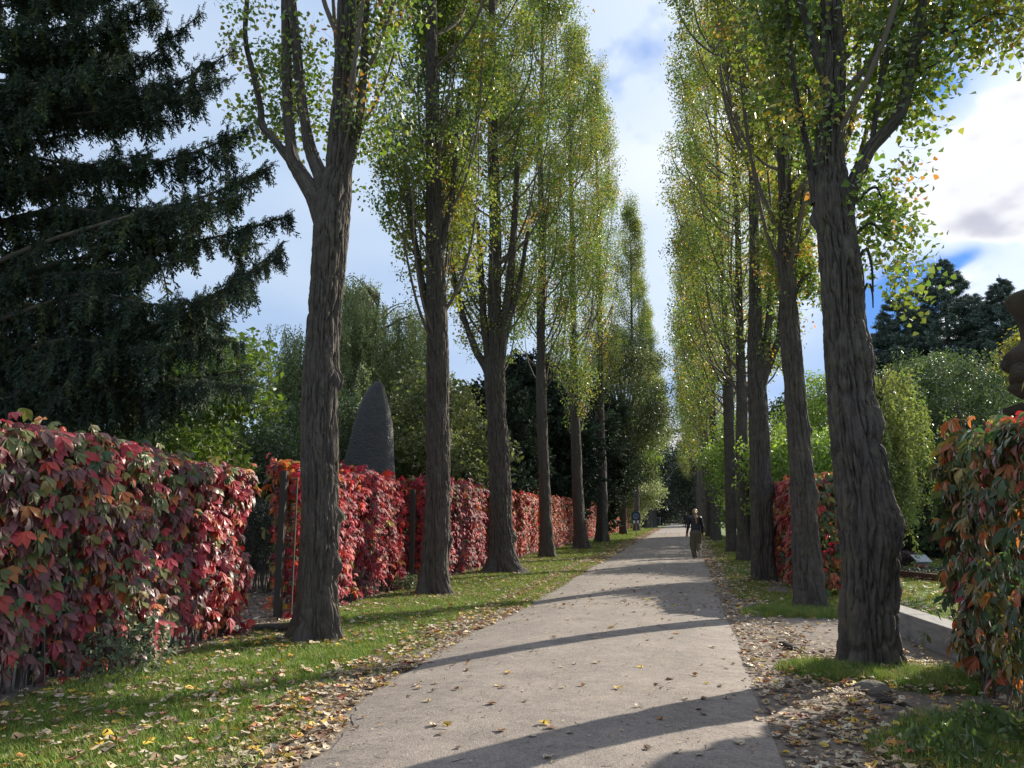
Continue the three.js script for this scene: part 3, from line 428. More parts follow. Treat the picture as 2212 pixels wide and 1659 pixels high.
// big conifer whose drooping boughs fill the upper left
{
  const base = V(-11.6, 0, -10.2), R = rng(77), t = thing('conifer_tree', 'huge dark conifer with drooping boughs filling the upper left', 'tree', base);
  mesh('trunk', stem([V(0, -0.1, 0), V(0.1, 4, 0), V(0, 9, 0.1), V(0.1, 16, 0)], [0.42, 0.34, 0.24, 0.04], { rad: 40, step: 0.15, rough: barkRough(5, 0.02, 0.4) }), M.bark, t);
  const items = [];
  const bough = (pts, r0, n, sz = 1) => {
    mesh('bough', stem(pts, pts.map((_, i) => lerp(r0, 0.008, i / (pts.length - 1))), { rad: 8, step: 0.12, rough: (a, s) => 0.006 * (vn(a * 3, s * 9, r0) - 0.5) }), M.twig, t);
    for (let i = 0; i < n; i++) {
      const s = lerp(0.14, 1, Math.pow(R(), 0.75)), p = along(pts, s), d = along(pts, Math.min(1, s + 0.05)).sub(along(pts, s - 0.05)).normalize(), sd = V(-d.z, 0, d.x).normalize(), wide = 0.42 * (1.02 - s) + 0.05;
      p.addScaledVector(sd, (R() - 0.5) * 2 * wide * R()); p.y += 0.06 - 0.16 * R() * (1 - 0.7 * s);
      const up = R() < 0.3, dir = up ? d.clone().multiplyScalar(1).add(randDir(R).multiplyScalar(0.6)).normalize() : V((R() - 0.5) * 0.5, 1, (R() - 0.5) * 0.5).addScaledVector(d, -0.35).normalize();
      const k = 0.7 + 0.7 * R(), g = R() < 0.18 ? col(0.085, 0.115, 0.028) : col(0.030 * k, 0.058 * k, 0.030 * k);
      items.push({ m: mat4(p, facing(up ? dir.negate() : dir, R() * 6.28), sz * (up ? 0.42 * (1.15 - 0.5 * s) : (0.4 + 0.85 * R() * R()) * (1.2 - 0.65 * s))), c: g });
    }
  };
  const tips = [[590, 357, 300, 430], [632, 464, 290, 505], [612, 530, 330, 690], [604, 552, 250, 700], [525, 742, 260, 650], [537, 800, 230, 770], [548, 836, 200, 740], [500, 170, 240, 210], [440, 25, 190, 185], [390, -60, 160, 60], [555, 270, 300, 330], [470, 655, 200, 600], [430, 470, 150, 420], [530, 430, 240, 420], [400, 560, 120, 560], [330, 330, 60, 330], [350, 840, 60, 800], [300, 730, 20, 720], [420, 850, 160, 830], [280, 120, 40, 160], [455, 830, 130, 800], [505, 110, 280, 190], [420, 740, 150, 700], [340, 20, 100, 90]];
  tips.forEach(([x, y, mx, my], i) => {
    const z = -9.6 - 1.3 * ((i * 0.37) % 1), tip = PZ(x, y, z).sub(base), mid = PZ(mx, my, z - 0.3).sub(base); mid.y -= 0.25;
    const s = V(0, clamp(mid.y - 0.2 - 0.15 * Math.hypot(mid.x, mid.z), 1, 15), 0), q = mid.clone().lerp(tip, 0.5); q.y -= 0.10;
    const len = mid.distanceTo(tip) + 1.5, main = [s, s.clone().lerp(mid, 0.5).add(V(0, 0.1, 0)), mid, q, tip]; bough(main, 0.05, Math.round(115 * len / 2));
    for (let k = 0; k < 6; k++) { const u = 0.42 + 0.085 * k, b0 = along(main, u), d = along(main, u + 0.05).sub(b0).normalize(), sg = k % 2 ? 1 : -1, sd = V(-d.z * sg, 0, d.x * sg), l = (0.5 + 0.9 * R()) * (1.25 - u), e = b0.clone().addScaledVector(d, l * 0.8).addScaledVector(sd, l * (0.5 + 0.3 * R())).add(V(0, -0.3 * l * R(), 0)), m2 = b0.clone().lerp(e, 0.5).add(V(0, -0.06, 0)); bough([b0, m2, e], 0.014, Math.round(46 * l + 8)); }
  });
  for (let i = 0; i < 125; i++) {
    const h = lerp(1.6, 15, (i + R()) / 125), a = R() < 0.7 ? -0.9 + 2.2 * R() : R() * 6.283, len = lerp(3.7, 1.5, h / 16) * (0.65 + 0.4 * R());
    const e = V(Math.cos(a) * len, h + len * (0.12 + 0.25 * (R() - 0.4)), Math.sin(a) * len);
    bough([V(0, h, 0), V(Math.cos(a) * len * 0.35, h + 0.1 - 0.05 * len, Math.sin(a) * len * 0.35), V(Math.cos(a) * len * 0.7, h - 0.02 * len, Math.sin(a) * len * 0.7), e], 0.035, 130, 1.0);
  }
  scatter('crown', spray, M.needle, t, items);
}
// weeping birches: strands hung from arching limbs
function weeping({ label, base, arcs, H, colors, n = 26, seed = 1, r = 0.16, len = 1, thin = 1 }) {
  const R = rng(seed), t = thing('weeping_birch', label, 'tree', base), items = [];
  mesh('trunk', stem([V(0, -0.05, 0), V(0.15, H * 0.35, 0), V(-0.05, H * 0.7, 0.1), V(0.1, H * 0.97, 0)], [r, r * 0.8, r * 0.5, 0.02], { rad: 20, step: 0.2, rough: barkRough(seed, 0.01, 0.3) }), M.bark, t);
  for (const [a, out, h0, rise, drop] of arcs) {
    const c = Math.cos(a), s = Math.sin(a), p = [V(0.05, h0, 0), V(c * out * 0.4, h0 + rise * 0.75, s * out * 0.4), V(c * out * 0.75, h0 + rise, s * out * 0.75), V(c * out, h0 + rise * 0.8 - 0.3, s * out)];
    mesh('limb', stem(p, [r * 0.25, r * 0.16, r * 0.08, 0.006], { rad: 8, step: 0.3 }), M.twig, t);
    for (let i = 0; i < n * thin; i++) {
      const q = along(p, lerp(0.2, 1, Math.sqrt(R()))).add(V((R() - 0.5) * 1.1, (R() - 0.5) * 0.5, (R() - 0.5) * 1.1)), L = drop * (0.5 + 0.6 * R()); let y = 0;
      while (y < L) { items.push({ m: mat4(V(q.x, q.y - y, q.z), new THREE.Quaternion().setFromEuler(new THREE.Euler((R() - 0.5) * 0.15, R() * 6.28, (R() - 0.5) * 0.15)), V(1.2, len * (0.85 + 0.3 * R()), 1.2)), c: tint(R, colors) }); y += 1.25 * len; }
    }
  }
  scatter('crown', strand, M.leaf, t, items); return t;
}
{
  const R = rng(5), arcs = []; for (let i = 0; i < 60; i++) { const h = lerp(3.5, 10.2, R()); arcs.push([R() * 6.283, Math.sqrt(1 - Math.pow((h - 3.5) / 7.6, 2)) * 4.2 * (0.35 + 0.65 * R()), h, 0.4 + R() * 0.5, lerp(3.4, 5, R())]); }
  weeping({ label: 'tall grey-green weeping birch hanging behind the nearest left poplar', base: gz(800, -28), arcs, H: 10.6, colors: C_BIRCH, seed: 9, n: 24 });
  const a2 = []; for (let i = 0; i < 20; i++) a2.push([R() * 6.283, 1.2 * (0.4 + 0.6 * R()), lerp(4.2, 7.9, R()), 0.4 + R() * 0.5, 3.4 + R()]);
  weeping({ label: 'smaller weeping birch left of the nearest left poplar, its strands against the sky', base: gz(630, -26), arcs: a2, H: 8.4, colors: C_BIRCH, seed: 10, n: 24, r: 0.11 });
  const a3 = []; for (let i = 0; i < 16; i++) a3.push([R() * 6.283, 1.15 * (0.4 + 0.7 * R()), lerp(3.2, 4.9, R()), 0.5 + R() * 0.5, 1.8 + R() * 0.9]);
  weeping({ label: 'yellow-green weeping birch right of the massive rough-barked poplar', base: gz(1920, -23), arcs: a3, H: 5.6, colors: [[0.22, 0.27, 0.05], [0.27, 0.30, 0.06], [0.17, 0.24, 0.05]], seed: 11, n: 18, r: 0.1 });
}
// left side, behind the hedges
const LT = [
  { label: 'sunlit bright green maple seen through the conifer boughs', px: 375, z: -17, H: 7, crown: [0, 4.3, 0, 1.9, 2.2, 2], clumps: 36, per: 46, cs: 0.7, colors: C_BRIGHT, geo: bigTwig, seed: 71 },
  { label: 'mid green bushy tree behind the gap between the near left hedges', px: 555, z: -21, H: 5, crown: [0, 2.2, 0, 2.6, 1.8, 2], clumps: 60, per: 60, cs: 0.85, colors: C_MID, seed: 72 },
  { label: 'low dark green tree behind the rounded end of the near left hedge', px: 420, z: -22, H: 5, crown: [0, 2.2, 0, 2.8, 2.1, 2], clumps: 60, per: 60, cs: 0.85, colors: C_MID, seed: 73 },
  { label: 'dark bushy tree far behind the near left hedge', px: 180, z: -19, H: 6, crown: [0, 3.2, 0, 4, 3, 2.4], clumps: 80, per: 60, cs: 0.95, colors: C_DARK, seed: 74 },
  { label: 'light green tree right of the dark stone monument', px: 945, z: -25, H: 6, crown: [0, 3.4, 0, 1.9, 2.6, 1.9], clumps: 44, per: 40, cs: 0.7, colors: [[0.16, 0.20, 0.045], [0.18, 0.22, 0.05], [0.12, 0.17, 0.04]], geo: bigTwig, seed: 75 },
  { label: 'shady green tree between the monument and the nearest left poplar', px: 730, z: -24, H: 5, crown: [0, 2.9, 0, 2.1, 2.4, 1.8], clumps: 50, per: 50, cs: 0.8, colors: C_MID, seed: 76 },
  { name: 'yew_tree', label: 'dark yew filling the view behind the slender and spreading left poplars', px: 1030, z: -33, H: 7.5, crown: [0, 3.6, 0, 2.7, 3.7, 2.4], clumps: 70, per: 60, cs: 0.8, colors: C_DARK, geo: yewSpray, mat: M.needle, seed: 77 },
  { name: 'yew_tree', label: 'tall dark yew behind the orange hedge in the left row', px: 1150, z: -42, H: 10, crown: [0, 5.0, 0, 3.0, 5.2, 2.8], clumps: 90, per: 60, cs: 1.0, colors: C_DARK, geo: yewSpray, mat: M.needle, seed: 78, size: 1.3 },
  { name: 'yew_tree', label: 'dark yew behind the yellowing poplar of the left row', px: 1250, z: -56, H: 11, crown: [0, 5.4, 0, 3.4, 5.6, 3], clumps: 90, per: 56, cs: 1.1, colors: C_DARK, geo: yewSpray, mat: M.needle, seed: 79, size: 1.5 },
  { label: 'broad dark green tree reaching over the path from the left', px: 1345, z: -62, H: 16, crown: [0.4, 10.2, 0, 3.2, 6.4, 3], clumps: 84, per: 42, cs: 1.1, colors: [[0.11, 0.155, 0.04], [0.13, 0.17, 0.045], [0.09, 0.13, 0.04]], geo: bigTwig, seed: 80, r: 0.3, size: 1.3 },
  { label: 'leafy tree low over the red hedge far along the left side', px: 1368, z: -90, H: 10, crown: [0, 6.0, 0, 2.6, 4, 2.6], clumps: 40, per: 40, cs: 1.1, colors: C_BRIGHT, geo: bigTwig, seed: 81, r: 0.3, size: 1.7 },
  { label: 'grey-green bush above the far end of the left hedges', px: 1348, z: -86, H: 6, crown: [0, 3.6, 0, 3.4, 3, 2.5], clumps: 40, per: 46, cs: 1.0, colors: C_BIRCH, geo: bigTwig, seed: 82, size: 1.3 },
];
const RT = [
  { label: 'bright lime green shrub between the second and third right poplars', px: 1790, z: -27, H: 4, crown: [-0.6, 2.6, 0, 1.9, 1.6, 1.4], clumps: 44, per: 46, cs: 0.6, colors: C_BRIGHT, seed: 91 },
  { label: 'bright green young tree between the fourth and fifth right poplars', px: 1598, z: -40, H: 6, crown: [0, 3.7, 0, 1.2, 2.6, 1.2], clumps: 30, per: 36, cs: 0.6, colors: C_BRIGHT, geo: bigTwig, seed: 92 },
  { label: 'round-topped green tree in front of the dark firs on the right', px: 1985, z: -34, H: 9, crown: [0, 4.2, 0, 2.5, 3.8, 2.4], clumps: 74, per: 56, cs: 0.9, colors: C_MID, seed: 93, r: 0.2 },
  { label: 'olive green tree left of the stone urn on the right', px: 2110, z: -30, H: 7, crown: [0, 3.5, 0, 2.6, 3.3, 2.4], clumps: 74, per: 56, cs: 0.9, colors: C_MID, seed: 94, r: 0.2 },
  { label: 'small yellow-leaved tree just beside the stone urn', px: 2300, z: -22, H: 6, crown: [-0.2, 5.3, 0, 0.5, 0.8, 0.5], clumps: 12, per: 34, cs: 0.4, colors: C_YEL, seed: 95 },
  { name: 'yew_tree', label: 'near-black yew at the back of the lawn on the right', px: 1975, z: -38, H: 5, crown: [0, 2.0, 0, 3.2, 2.4, 2], clumps: 60, per: 60, cs: 0.9, colors: C_DARK, geo: yewSpray, mat: M.needle, seed: 96, size: 1.3 },
  { name: 'yew_tree', label: 'near-black yew behind the bed on the far right lawn', px: 2130, z: -33, H: 5, crown: [0, 1.9, 0, 3.4, 2.4, 2], clumps: 60, per: 60, cs: 0.9, colors: C_DARK, geo: yewSpray, mat: M.needle, seed: 97, size: 1.3 },
  { label: 'loose green tree seen between the two nearest right poplars', px: 1795, z: -40, H: 9, crown: [0, 4.6, 0, 2.4, 3.6, 2.2], clumps: 46, per: 40, cs: 0.8, colors: C_BRIGHT, geo: bigTwig, seed: 98, r: 0.18 },
  { label: 'hazy green tree behind the bright shrub on the right', px: 1700, z: -52, H: 9, crown: [0, 4.6, 0, 4, 4.4, 3], clumps: 70, per: 46, cs: 1.1, colors: C_MID, geo: bigTwig, seed: 99, r: 0.2, size: 1.3 },
  { label: 'tall bushy tree at the far end of the path, right side', px: 1545, z: -108, H: 12, crown: [0, 5.5, 0, 6, 6, 3.5], clumps: 70, per: 46, cs: 1.6, colors: C_DARK, geo: bigTwig, seed: 100, r: 0.3, size: 2 },
  { label: 'dark tree closing the far end of the path', px: 1478, z: -134, H: 13, crown: [0, 6.8, 0, 5.5, 5.6, 3.5], clumps: 60, per: 34, cs: 1.7, colors: C_DARK, geo: bigTwig, seed: 101, r: 0.35, size: 2 },
  { label: 'dark tree left of the far end of the path', px: 1425, z: -122, H: 11, crown: [0, 5.6, 0, 5, 5.6, 3.5], clumps: 70, per: 46, cs: 1.6, colors: C_DARK, geo: bigTwig, seed: 102, r: 0.35, size: 2 },
];
for (const o of [...LT, ...RT]) leafTree({ ...o, base: gz(o.px, o.z) });
// tall firs far right
function fir({ label, base, H, w, seed, n = 330, per = 44 }) {
  const R = rng(seed), t = thing('fir_tree', label, 'tree', base, undefined), items = [], br = [];
  mesh('trunk', stem([V(0, -0.1, 0), V(0.05, H * 0.5, 0), V(0, H, 0)], [0.4, 0.25, 0.02], { rad: 20, step: 0.3, rough: barkRough(seed, 0.015, 0.3) }), M.bark, t);
  for (let i = 0; i < n; i++) {
    const u = (i + R()) / n, h = lerp(1.2, H * 0.98, u), a = R() * 6.283, len = w * Math.pow(1 - u, 0.85) * (0.6 + 0.45 * R()) + 0.2, c = Math.cos(a), s = Math.sin(a), rise = len * (0.1 + 0.35 * u), p = [V(0, h, 0), V(c * len * 0.5, h - len * 0.08 + rise * 0.2, s * len * 0.5), V(c * len, h + rise * 0.5, s * len)];
    br.push(stem(p, [0.035, 0.02, 0.006], { rad: 4, step: 0.8, cap: false }));
    for (let k = 0; k < per * 2 * (0.3 + len / w); k++) {
      const q = Math.sqrt(R()), b = along(p, 0.1 + 0.9 * q), wd = 0.2 * len * (1.08 - q) + 0.05; b.x += -s * (R() - 0.5) * 2 * wd; b.z += c * (R() - 0.5) * 2 * wd; b.y -= 0.15 * R();
      items.push({ m: mat4(b, facing(V(c * 0.8 + (R() - 0.5), (R() - 0.65) * 0.7, s * 0.8 + (R() - 0.5)).normalize(), R() * 6.28), (1.1 + 1.1 * R()) * (0.35 + 0.65 * Math.min(1, len / (0.35 * w)))), c: tint(R, [[0.11, 0.16, 0.13], [0.13, 0.18, 0.14], [0.09, 0.135, 0.11]]) });
    }
  }
  mesh('branches', mergeGeometries(br), M.twig, t, 'stuff'); scatter('crown', firSpray, M.needle, t, items); return t;
}
fir({ label: 'tallest dark fir on the right, its pointed top against the clouds', base: gz(2085, -70), H: PZ(2085, 548, -70).y, w: 11, seed: 111, n: 420 });
fir({ label: 'shorter dark fir left of the tallest one on the right', base: gz(1975, -73), H: PZ(1962, 622, -73).y, w: 9, seed: 112 });
fir({ label: 'dark fir at the right edge of the picture behind the urn', base: gz(2215, -67), H: PZ(2205, 590, -67).y, w: 9, seed: 113 });
// ---------------------------------------------------------------- hedges of five-leaved creeper on a wooden frame
const creepers = [201, 202, 203, 204].map(creeperGeo);
const creeperMesh = creepers.map((g) => g);
const PAL = {
  purple: [[0.20, 0.06, 0.07], [0.26, 0.085, 0.095], [0.15, 0.06, 0.055]], olive: [[0.12, 0.15, 0.03], [0.15, 0.16, 0.03], [0.20, 0.17, 0.035]], green: [[0.06, 0.13, 0.03], [0.08, 0.15, 0.04], [0.06, 0.12, 0.05]],
  red: [[0.55, 0.03, 0.03], [0.48, 0.022, 0.04], [0.62, 0.055, 0.03]], crimson: [[0.38, 0.018, 0.045], [0.30, 0.018, 0.04], [0.46, 0.02, 0.05]], orange: [[0.58, 0.15, 0.025], [0.52, 0.10, 0.025], [0.62, 0.22, 0.04]], yellow: [[0.42, 0.3, 0.05], [0.34, 0.25, 0.05]],
};
// leaves of one shape and colour in the nearest hedges are meshes of their own, sharing one geometry per shape and tone
const leafMats = {};
function leafMat(key, k, lm) { const id = key + k + (lm === M.creeper_thin ? 't' : lm === M.creeper_gloss ? 'g' : ''); if (!leafMats[id]) { const [r, g, b] = PAL[key][k]; leafMats[id] = lm.clone(); leafMats[id].color = col(r, g, b); } return leafMats[id]; }
function pick(R, w) { let s = 0; for (const k in w) s += w[k]; let q = R() * s; for (const k in w) if ((q -= w[k]) <= 0) return k; return Object.keys(w)[0]; }
// box of a hedge: x from face to back, z from za (near) to zb (far); face = +1 looks towards +x, -1 towards -x
function hedge({ label, group, face, xf, xb, za, zb, h, seed, mix, size = 0.17, dens = 230, back = 0.35, single = 0, round = 0.3, stems = 60, pickets = 0, post = null, ragged = 0.18, bare = 0.35, endNear = 1, endFar = 1, gapY = 0.2, slope = 0, lm = M.creeper }) {
  const R = rng(seed * 53 + 1), t = thing('creeper_hedge', label, 'hedge', V(0, 0, 0), group), cx = (xf + xb) / 2, cz = (za + zb) / 2, hw = Math.abs(xf - xb) / 2, hl = Math.abs(za - zb) / 2;
  t.position.set(cx, 0, cz);
  const items = [], singles = [], eye = V(0, EYE, 0);
  const surf = (kind) => {                                            // a point of the rounded box and its outward normal
    let p, n;
    if (kind === 'face' || kind === 'back') { const s = kind === 'face' ? face : -face; p = V(s * hw, R() * h, (R() * 2 - 1) * hl); n = V(s, 0, 0); }
    else if (kind === 'top') { p = V((R() * 2 - 1) * hw, h, (R() * 2 - 1) * hl); n = V(0, 1, 0); }
    else { const s = kind === 'near' ? 1 : -1; p = V((R() * 2 - 1) * hw, R() * h, s * hl); n = V(0, 0, s); }
    const q = V(clamp(p.x, -hw + round * 0.8, hw - round * 0.8), Math.min(p.y, h - round), clamp(p.z, -hl + round, hl - round)), d = p.clone().sub(q), L = d.length();
    if (hw < round * 0.8) q.x = 0;
    if (L > round) { p = q.clone().addScaledVector(d.normalize(), round + 0.0); n = d.lengthSq() ? d.clone() : n; }
    return [p, n];
  };
  const area = { face: 2 * hl * h, back: 2 * hl * h * back, top: 4 * hl * hw * 1.2, near: 2 * hw * h * endNear, far: 2 * hw * h * endFar };
  for (const kind in area) for (let i = 0; i < area[kind] * dens; i++) {
    const [p, n] = surf(kind), wx = p.x + cx, wz = p.z + cz;
    const lump = fbm(wz * 1.3 + seed, p.y * 1.3, wx * 1.3, 3) - 0.5, depth = Math.pow(R(), 1.6) * 0.24;
    p.addScaledVector(n, 0.42 * lump - depth + (R() < (kind === 'top' ? 0.10 : 0.06) ? ragged * R() : 0));
    p.y *= 1 - slope * sstep(0.1, -1, p.z / hl);
    if (p.y < 0.03) continue;
    if (p.y < bare + 0.25 && R() < 0.75 * sstep(bare + 0.25, 0.05, p.y) + 0.1) continue;
    if (fbm(wz * 2.1 + 7 * seed, p.y * 1.6, wx * 2 + 3, 3) < 0.30 + gapY * 0.5 && R() < 0.55) continue;
    const down = V((R() - 0.5) * 0.7, -1, (R() - 0.5) * 0.7).addScaledVector(n, 0.35 + 0.5 * R()), z = n.clone().multiplyScalar(0.9).add(V(0, 0.35 + 0.5 * R(), 0)).add(randDir(R).multiplyScalar(0.55));
    const yy = down.clone().multiplyScalar(-1).normalize(); z.addScaledVector(yy, -z.dot(yy)).normalize(); const xx = V(0, 0, 0).crossVectors(yy, z);
    const s = size * (0.55 + 0.75 * R()), key = pick(R, mix(wx, p.y, wz, lump, R)), k = Math.floor(R() * PAL[key].length);
    const m = new THREE.Matrix4().makeBasis(xx, yy, z).scale(V(s, s, s)).setPosition(p);
    const w = V(wx, p.y, wz), dist = w.distanceTo(eye);
    const it = { m, key, k, d: dist / s, dist, depth, in: (() => { const v = w.clone().project(camera); return Math.abs(v.x) < 0.98 && Math.abs(v.y) < 0.98 && v.z < 1; })() && n.dot(eye.clone().sub(w)) > 0.1 * dist && depth < 0.05 };
    items.push(it); if (it.in) singles.push(it);
  }
  singles.sort((a, b) => a.d - b.d); const own = new Set(singles.slice(0, single));
  let i = 0; for (const it of own) { const o = mesh('leaf', creeperMesh[i++ % 4], leafMat(it.key, it.k, lm), t); o.applyMatrix4(it.m); }
  const rest = items.filter((x) => !own.has(x)).map((x) => { const [r, g, b] = PAL[x.key][x.k], k = 0.75 + 0.5 * R(); return { m: x.m, c: col(r * k, g * k, b * k) }; });
  scatter('foliage', creepers[seed % 4], lm, t, rest);
  // hanging vine stems
  const st = []; for (let j = 0; j < stems; j++) {
    const s = R() < 0.8 ? face : -face, z = (R() * 2 - 1) * (hl - 0.1), x = s * (hw - 0.10 - 0.2 * R()), y1 = h * (0.45 + 0.5 * R()), w = (R() - 0.5) * 0.5, r = 0.003 + 0.008 * R() * R();
    st.push(stem([V(x + (R() - 0.5) * 0.2, 0, z), V(x + (R() - 0.5) * 0.12, y1 * 0.35, z + w * 0.3), V(x + (R() - 0.5) * 0.1, y1 * 0.7, z + w * 0.6), V(x, y1, z + w)], [r * 1.4, r, r * 0.8, r * 0.4], { rad: 5, step: 0.25, cap: false }));
  }
  if (st.length) mesh('stems', mergeGeometries(st), M.twig, t, 'stuff');
  // the wooden frame inside
  if (pickets) {
    const pg = new RoundedBoxGeometry(0.018, 1, 0.045, 1, 0.004), n = Math.floor(2 * hl / pickets);
    for (let j = 0; j <= n; j++) { const o = mesh('picket', pg, M.grey_wood, t), hh = h - 0.35 - 0.06 * R(); o.scale.y = hh; o.position.set(face * (hw - 0.2), hh / 2 + 0.05, -hl + 0.1 + j * (2 * hl - 0.2) / n); o.rotation.x = (R() - 0.5) * 0.02; }
    for (const y of [0.35, h - 0.6]) { const o = mesh('rail', new RoundedBoxGeometry(0.035, 0.07, 2 * hl - 0.1, 1, 0.006), M.wood, t); o.position.set(face * (hw - 0.24), y, 0); }
  }
  if (post) for (const [pz0, tall, lattice] of post) {
    const o = mesh('post', new RoundedBoxGeometry(0.10, tall, 0.10, 2, 0.008), M.wood, t); o.position.set(face * (hw - 0.24), tall / 2 - 0.02, pz0 - cz);
    if (lattice) { const s = face * (hw - 0.08); for (let y = 0.15; y < tall - 0.15; y += 0.19) { const b = mesh('lattice_rung', new RoundedBoxGeometry(0.085, 0.03, 0.02, 1, 0.004), M.grey_wood, t); b.position.set(s + 0.01, y, pz0 - cz); } const b = mesh('lattice_upright', new RoundedBoxGeometry(0.022, tall - 0.2, 0.022, 1, 0.004), M.grey_wood, t); b.position.set(s + 0.055, tall / 2 - 0.02, pz0 - cz + 0.001); }
  }
  return t;
}
const HG = 'creeper hedges on the left behind the poplars';
hedge({ label: 'big near left creeper hedge, dull purple and olive turning red at its rounded end', group: HG, face: 1, xf: -5.42, xb: -6.04, za: -0.5, zb: -9.35, h: 2.42, seed: 301, slope: 0.13, lm: M.creeper_gloss, dens: 300, single: 300, stems: 170, pickets: 0.13, size: 0.20, post: [[-9.1, 1.5], [-5.2, 2.0]], bare: 0.3, endNear: 0.2,
  mix: (x, y, z, l) => { const r = sstep(-7.2, -9.2, z), b = sstep(0.9, 0.3, y) * sstep(-5, -7, z); return { purple: 3.4 - 1.6 * r, olive: 1.9 * (1 - 0.8 * r) + (y > 1.9 ? 1.2 : 0), green: 0.5 * (1 - r) + 1.2 * b * (1 - r), red: 0.8 + 3.4 * r * sstep(2.1, 1.3, y) + 0.7 * b, crimson: 1.1 + 2.2 * r, orange: 0.7 + 0.7 * r * (y > 1.2 ? 1 : 0.6), yellow: 0.1 }; } });
hedge({ label: 'crimson creeper hedge in front of the dark stone monument, picket bottoms showing', group: HG, face: 1, xf: -5.55, xb: -6.17, za: -10.85, zb: -15.6, h: 2.36, seed: 302, dens: 230, single: 260, stems: 120, pickets: 0.13, size: 0.21, post: [[-10.75, 2.2, true]], bare: 0.5, endNear: 0.9,
  mix: (x, y, z) => { const n = sstep(-11.5, -10.6, z); return { crimson: 4 * (1 - n), red: 2.6 * (1 - n) + 0.5, purple: 1.6, orange: 0.5 + 2.5 * n + (y > 2 ? 0.9 : 0), olive: 0.5 + 0.8 * n, yellow: 0.1 + 0.5 * n }; } });
hedge({ label: 'dark red creeper hedge between the slender and the spreading left poplar', group: HG, face: 1, xf: -5.5, xb: -6.12, za: -16.6, zb: -22.4, h: 2.36, seed: 303, dens: 240, single: 150, stems: 60, pickets: 0.13, size: 0.21, post: [[-16.5, 2.1]], bare: 0.3, endNear: 0.7,
  mix: (x, y, z) => ({ crimson: 3.4, red: 1.8, purple: 2.4, orange: y > 1.7 ? 1 : 0.3, olive: y > 1.5 ? 1.0 : 0.3 }) });
hedge({ label: 'scarlet and orange creeper hedge behind the thin straight left poplar', group: HG, face: 1, xf: -5.45, xb: -6.07, za: -23.4, zb: -30.7, h: 2.3, seed: 304, dens: 220, single: 60, stems: 40, size: 0.21, bare: 0.25, mix: (x, y, z) => ({ red: 3, orange: 2.6, crimson: 1.0, purple: 1, olive: 0.5, yellow: 0.3 }) });
hedge({ label: 'orange-red creeper hedge between the thin and the yellowing left poplar', group: HG, face: 1, xf: -5.4, xb: -6.02, za: -31.6, zb: -41.7, h: 2.35, seed: 305, dens: 150, stems: 30, size: 0.19, bare: 0.25, mix: (x, y, z) => ({ red: 2, orange: 3.2, crimson: 1.6 * sstep(1.2, 0.4, y) + 0.4, purple: 0.8, olive: 0.4, yellow: 0.3 }) });
hedge({ label: 'short glimpse of red creeper hedge right of the yellowing left poplar', group: HG, face: 1, xf: -5.4, xb: -6.02, za: -44.5, zb: -54, h: 2.4, seed: 306, dens: 110, stems: 20, size: 0.22, bare: 0.2, mix: () => ({ red: 1.6, orange: 2, crimson: 1.4, purple: 1.6, olive: 0.8 }) });
hedge({ label: 'farthest left creeper hedge, glowing orange beside the small blue sign', group: HG, face: 1, xf: -5.3, xb: -5.92, za: -57.5, zb: -93, h: 2.5, seed: 307, dens: 60, stems: 0, size: 0.30, bare: 0.1, gapY: 0, mix: (x, y, z) => ({ red: 2, orange: 4, crimson: 0.8, purple: 0.4, olive: 0.3 + 2 * sstep(-86, -93, z), yellow: 0.5 }) });
hedge({ label: 'green and orange creeper hedge at the right edge, nearest to the viewer', face: -1, xf: 2.38, xb: 3.15, za: -3.2, zb: -8.1, h: 2.32, seed: 311, lm: M.creeper_thin, round: 0.5, dens: 210, single: 300, stems: 90, size: 0.215, back: 0.3, post: [[-7.7, 1.8]], bare: 0.25, ragged: 0.3, endNear: 0.3,
  mix: (x, y, z) => ({ green: 3.8, olive: 4.4, orange: 1.5 + (y > 2 ? 1.6 : 0), red: 0.3, crimson: 0.2, yellow: 0.9 + (y > 1.8 ? 0.5 : 0), purple: 0.3 }) });
hedge({ label: 'creeper hedge turning red behind the second right poplar', face: -1, xf: 2.35, xb: 3.35, za: -15.6, zb: -20.6, h: 2.3, seed: 312, lm: M.creeper_gloss, dens: 240, single: 200, stems: 60, size: 0.22, back: 0.6, bare: 0.2,
  mix: (x, y, z) => { const r = sstep(2.75, 2.4, x); return { green: 3 * (1 - r) + 0.4, olive: 2.2 * (1 - 0.6 * r), orange: 1.4 + 1.5 * r, red: 0.6 + 2.4 * r, crimson: 0.3 + 0.8 * r, yellow: 0.5 }; } });
// clipped thin dark hedge seen through the gap
{
  const R = rng(320), t = thing('clipped_hedge', 'low dark clipped hedge with bare stems, seen through the gap in the left hedges', 'hedge', V(-9.2, 0, -14.5)), st = [], items = [];
  for (let i = 0; i < 150; i++) { const x = (R() - 0.5) * 4.6, z = (R() - 0.5) * 0.7; st.push(stem([V(x, 0, z), V(x + (R() - 0.5) * 0.2, 0.5, z), V(x + (R() - 0.5) * 0.5, 1.3, z + (R() - 0.5) * 0.3)], [0.014, 0.01, 0.004], { rad: 5, step: 0.3, cap: false })); }
  mesh('stems', mergeGeometries(st), M.twig, t, 'stuff');
  for (let i = 0; i < 2600; i++) { const p = V((R() - 0.5) * 4.8, 0.45 + 1.25 * Math.pow(R(), 0.6), (R() - 0.5) * 0.9); items.push({ m: mat4(p, facing(randDir(R).add(UP).normalize(), R() * 6.28), 0.45 + 0.3 * R()), c: tint(R, C_DARK) }); }
  scatter('foliage', twigGeo(321, { n: 12, len: 0.3, leaf: 0.07, shape: ovate, spread: 0.08 }), M.leaf, t, items);
}
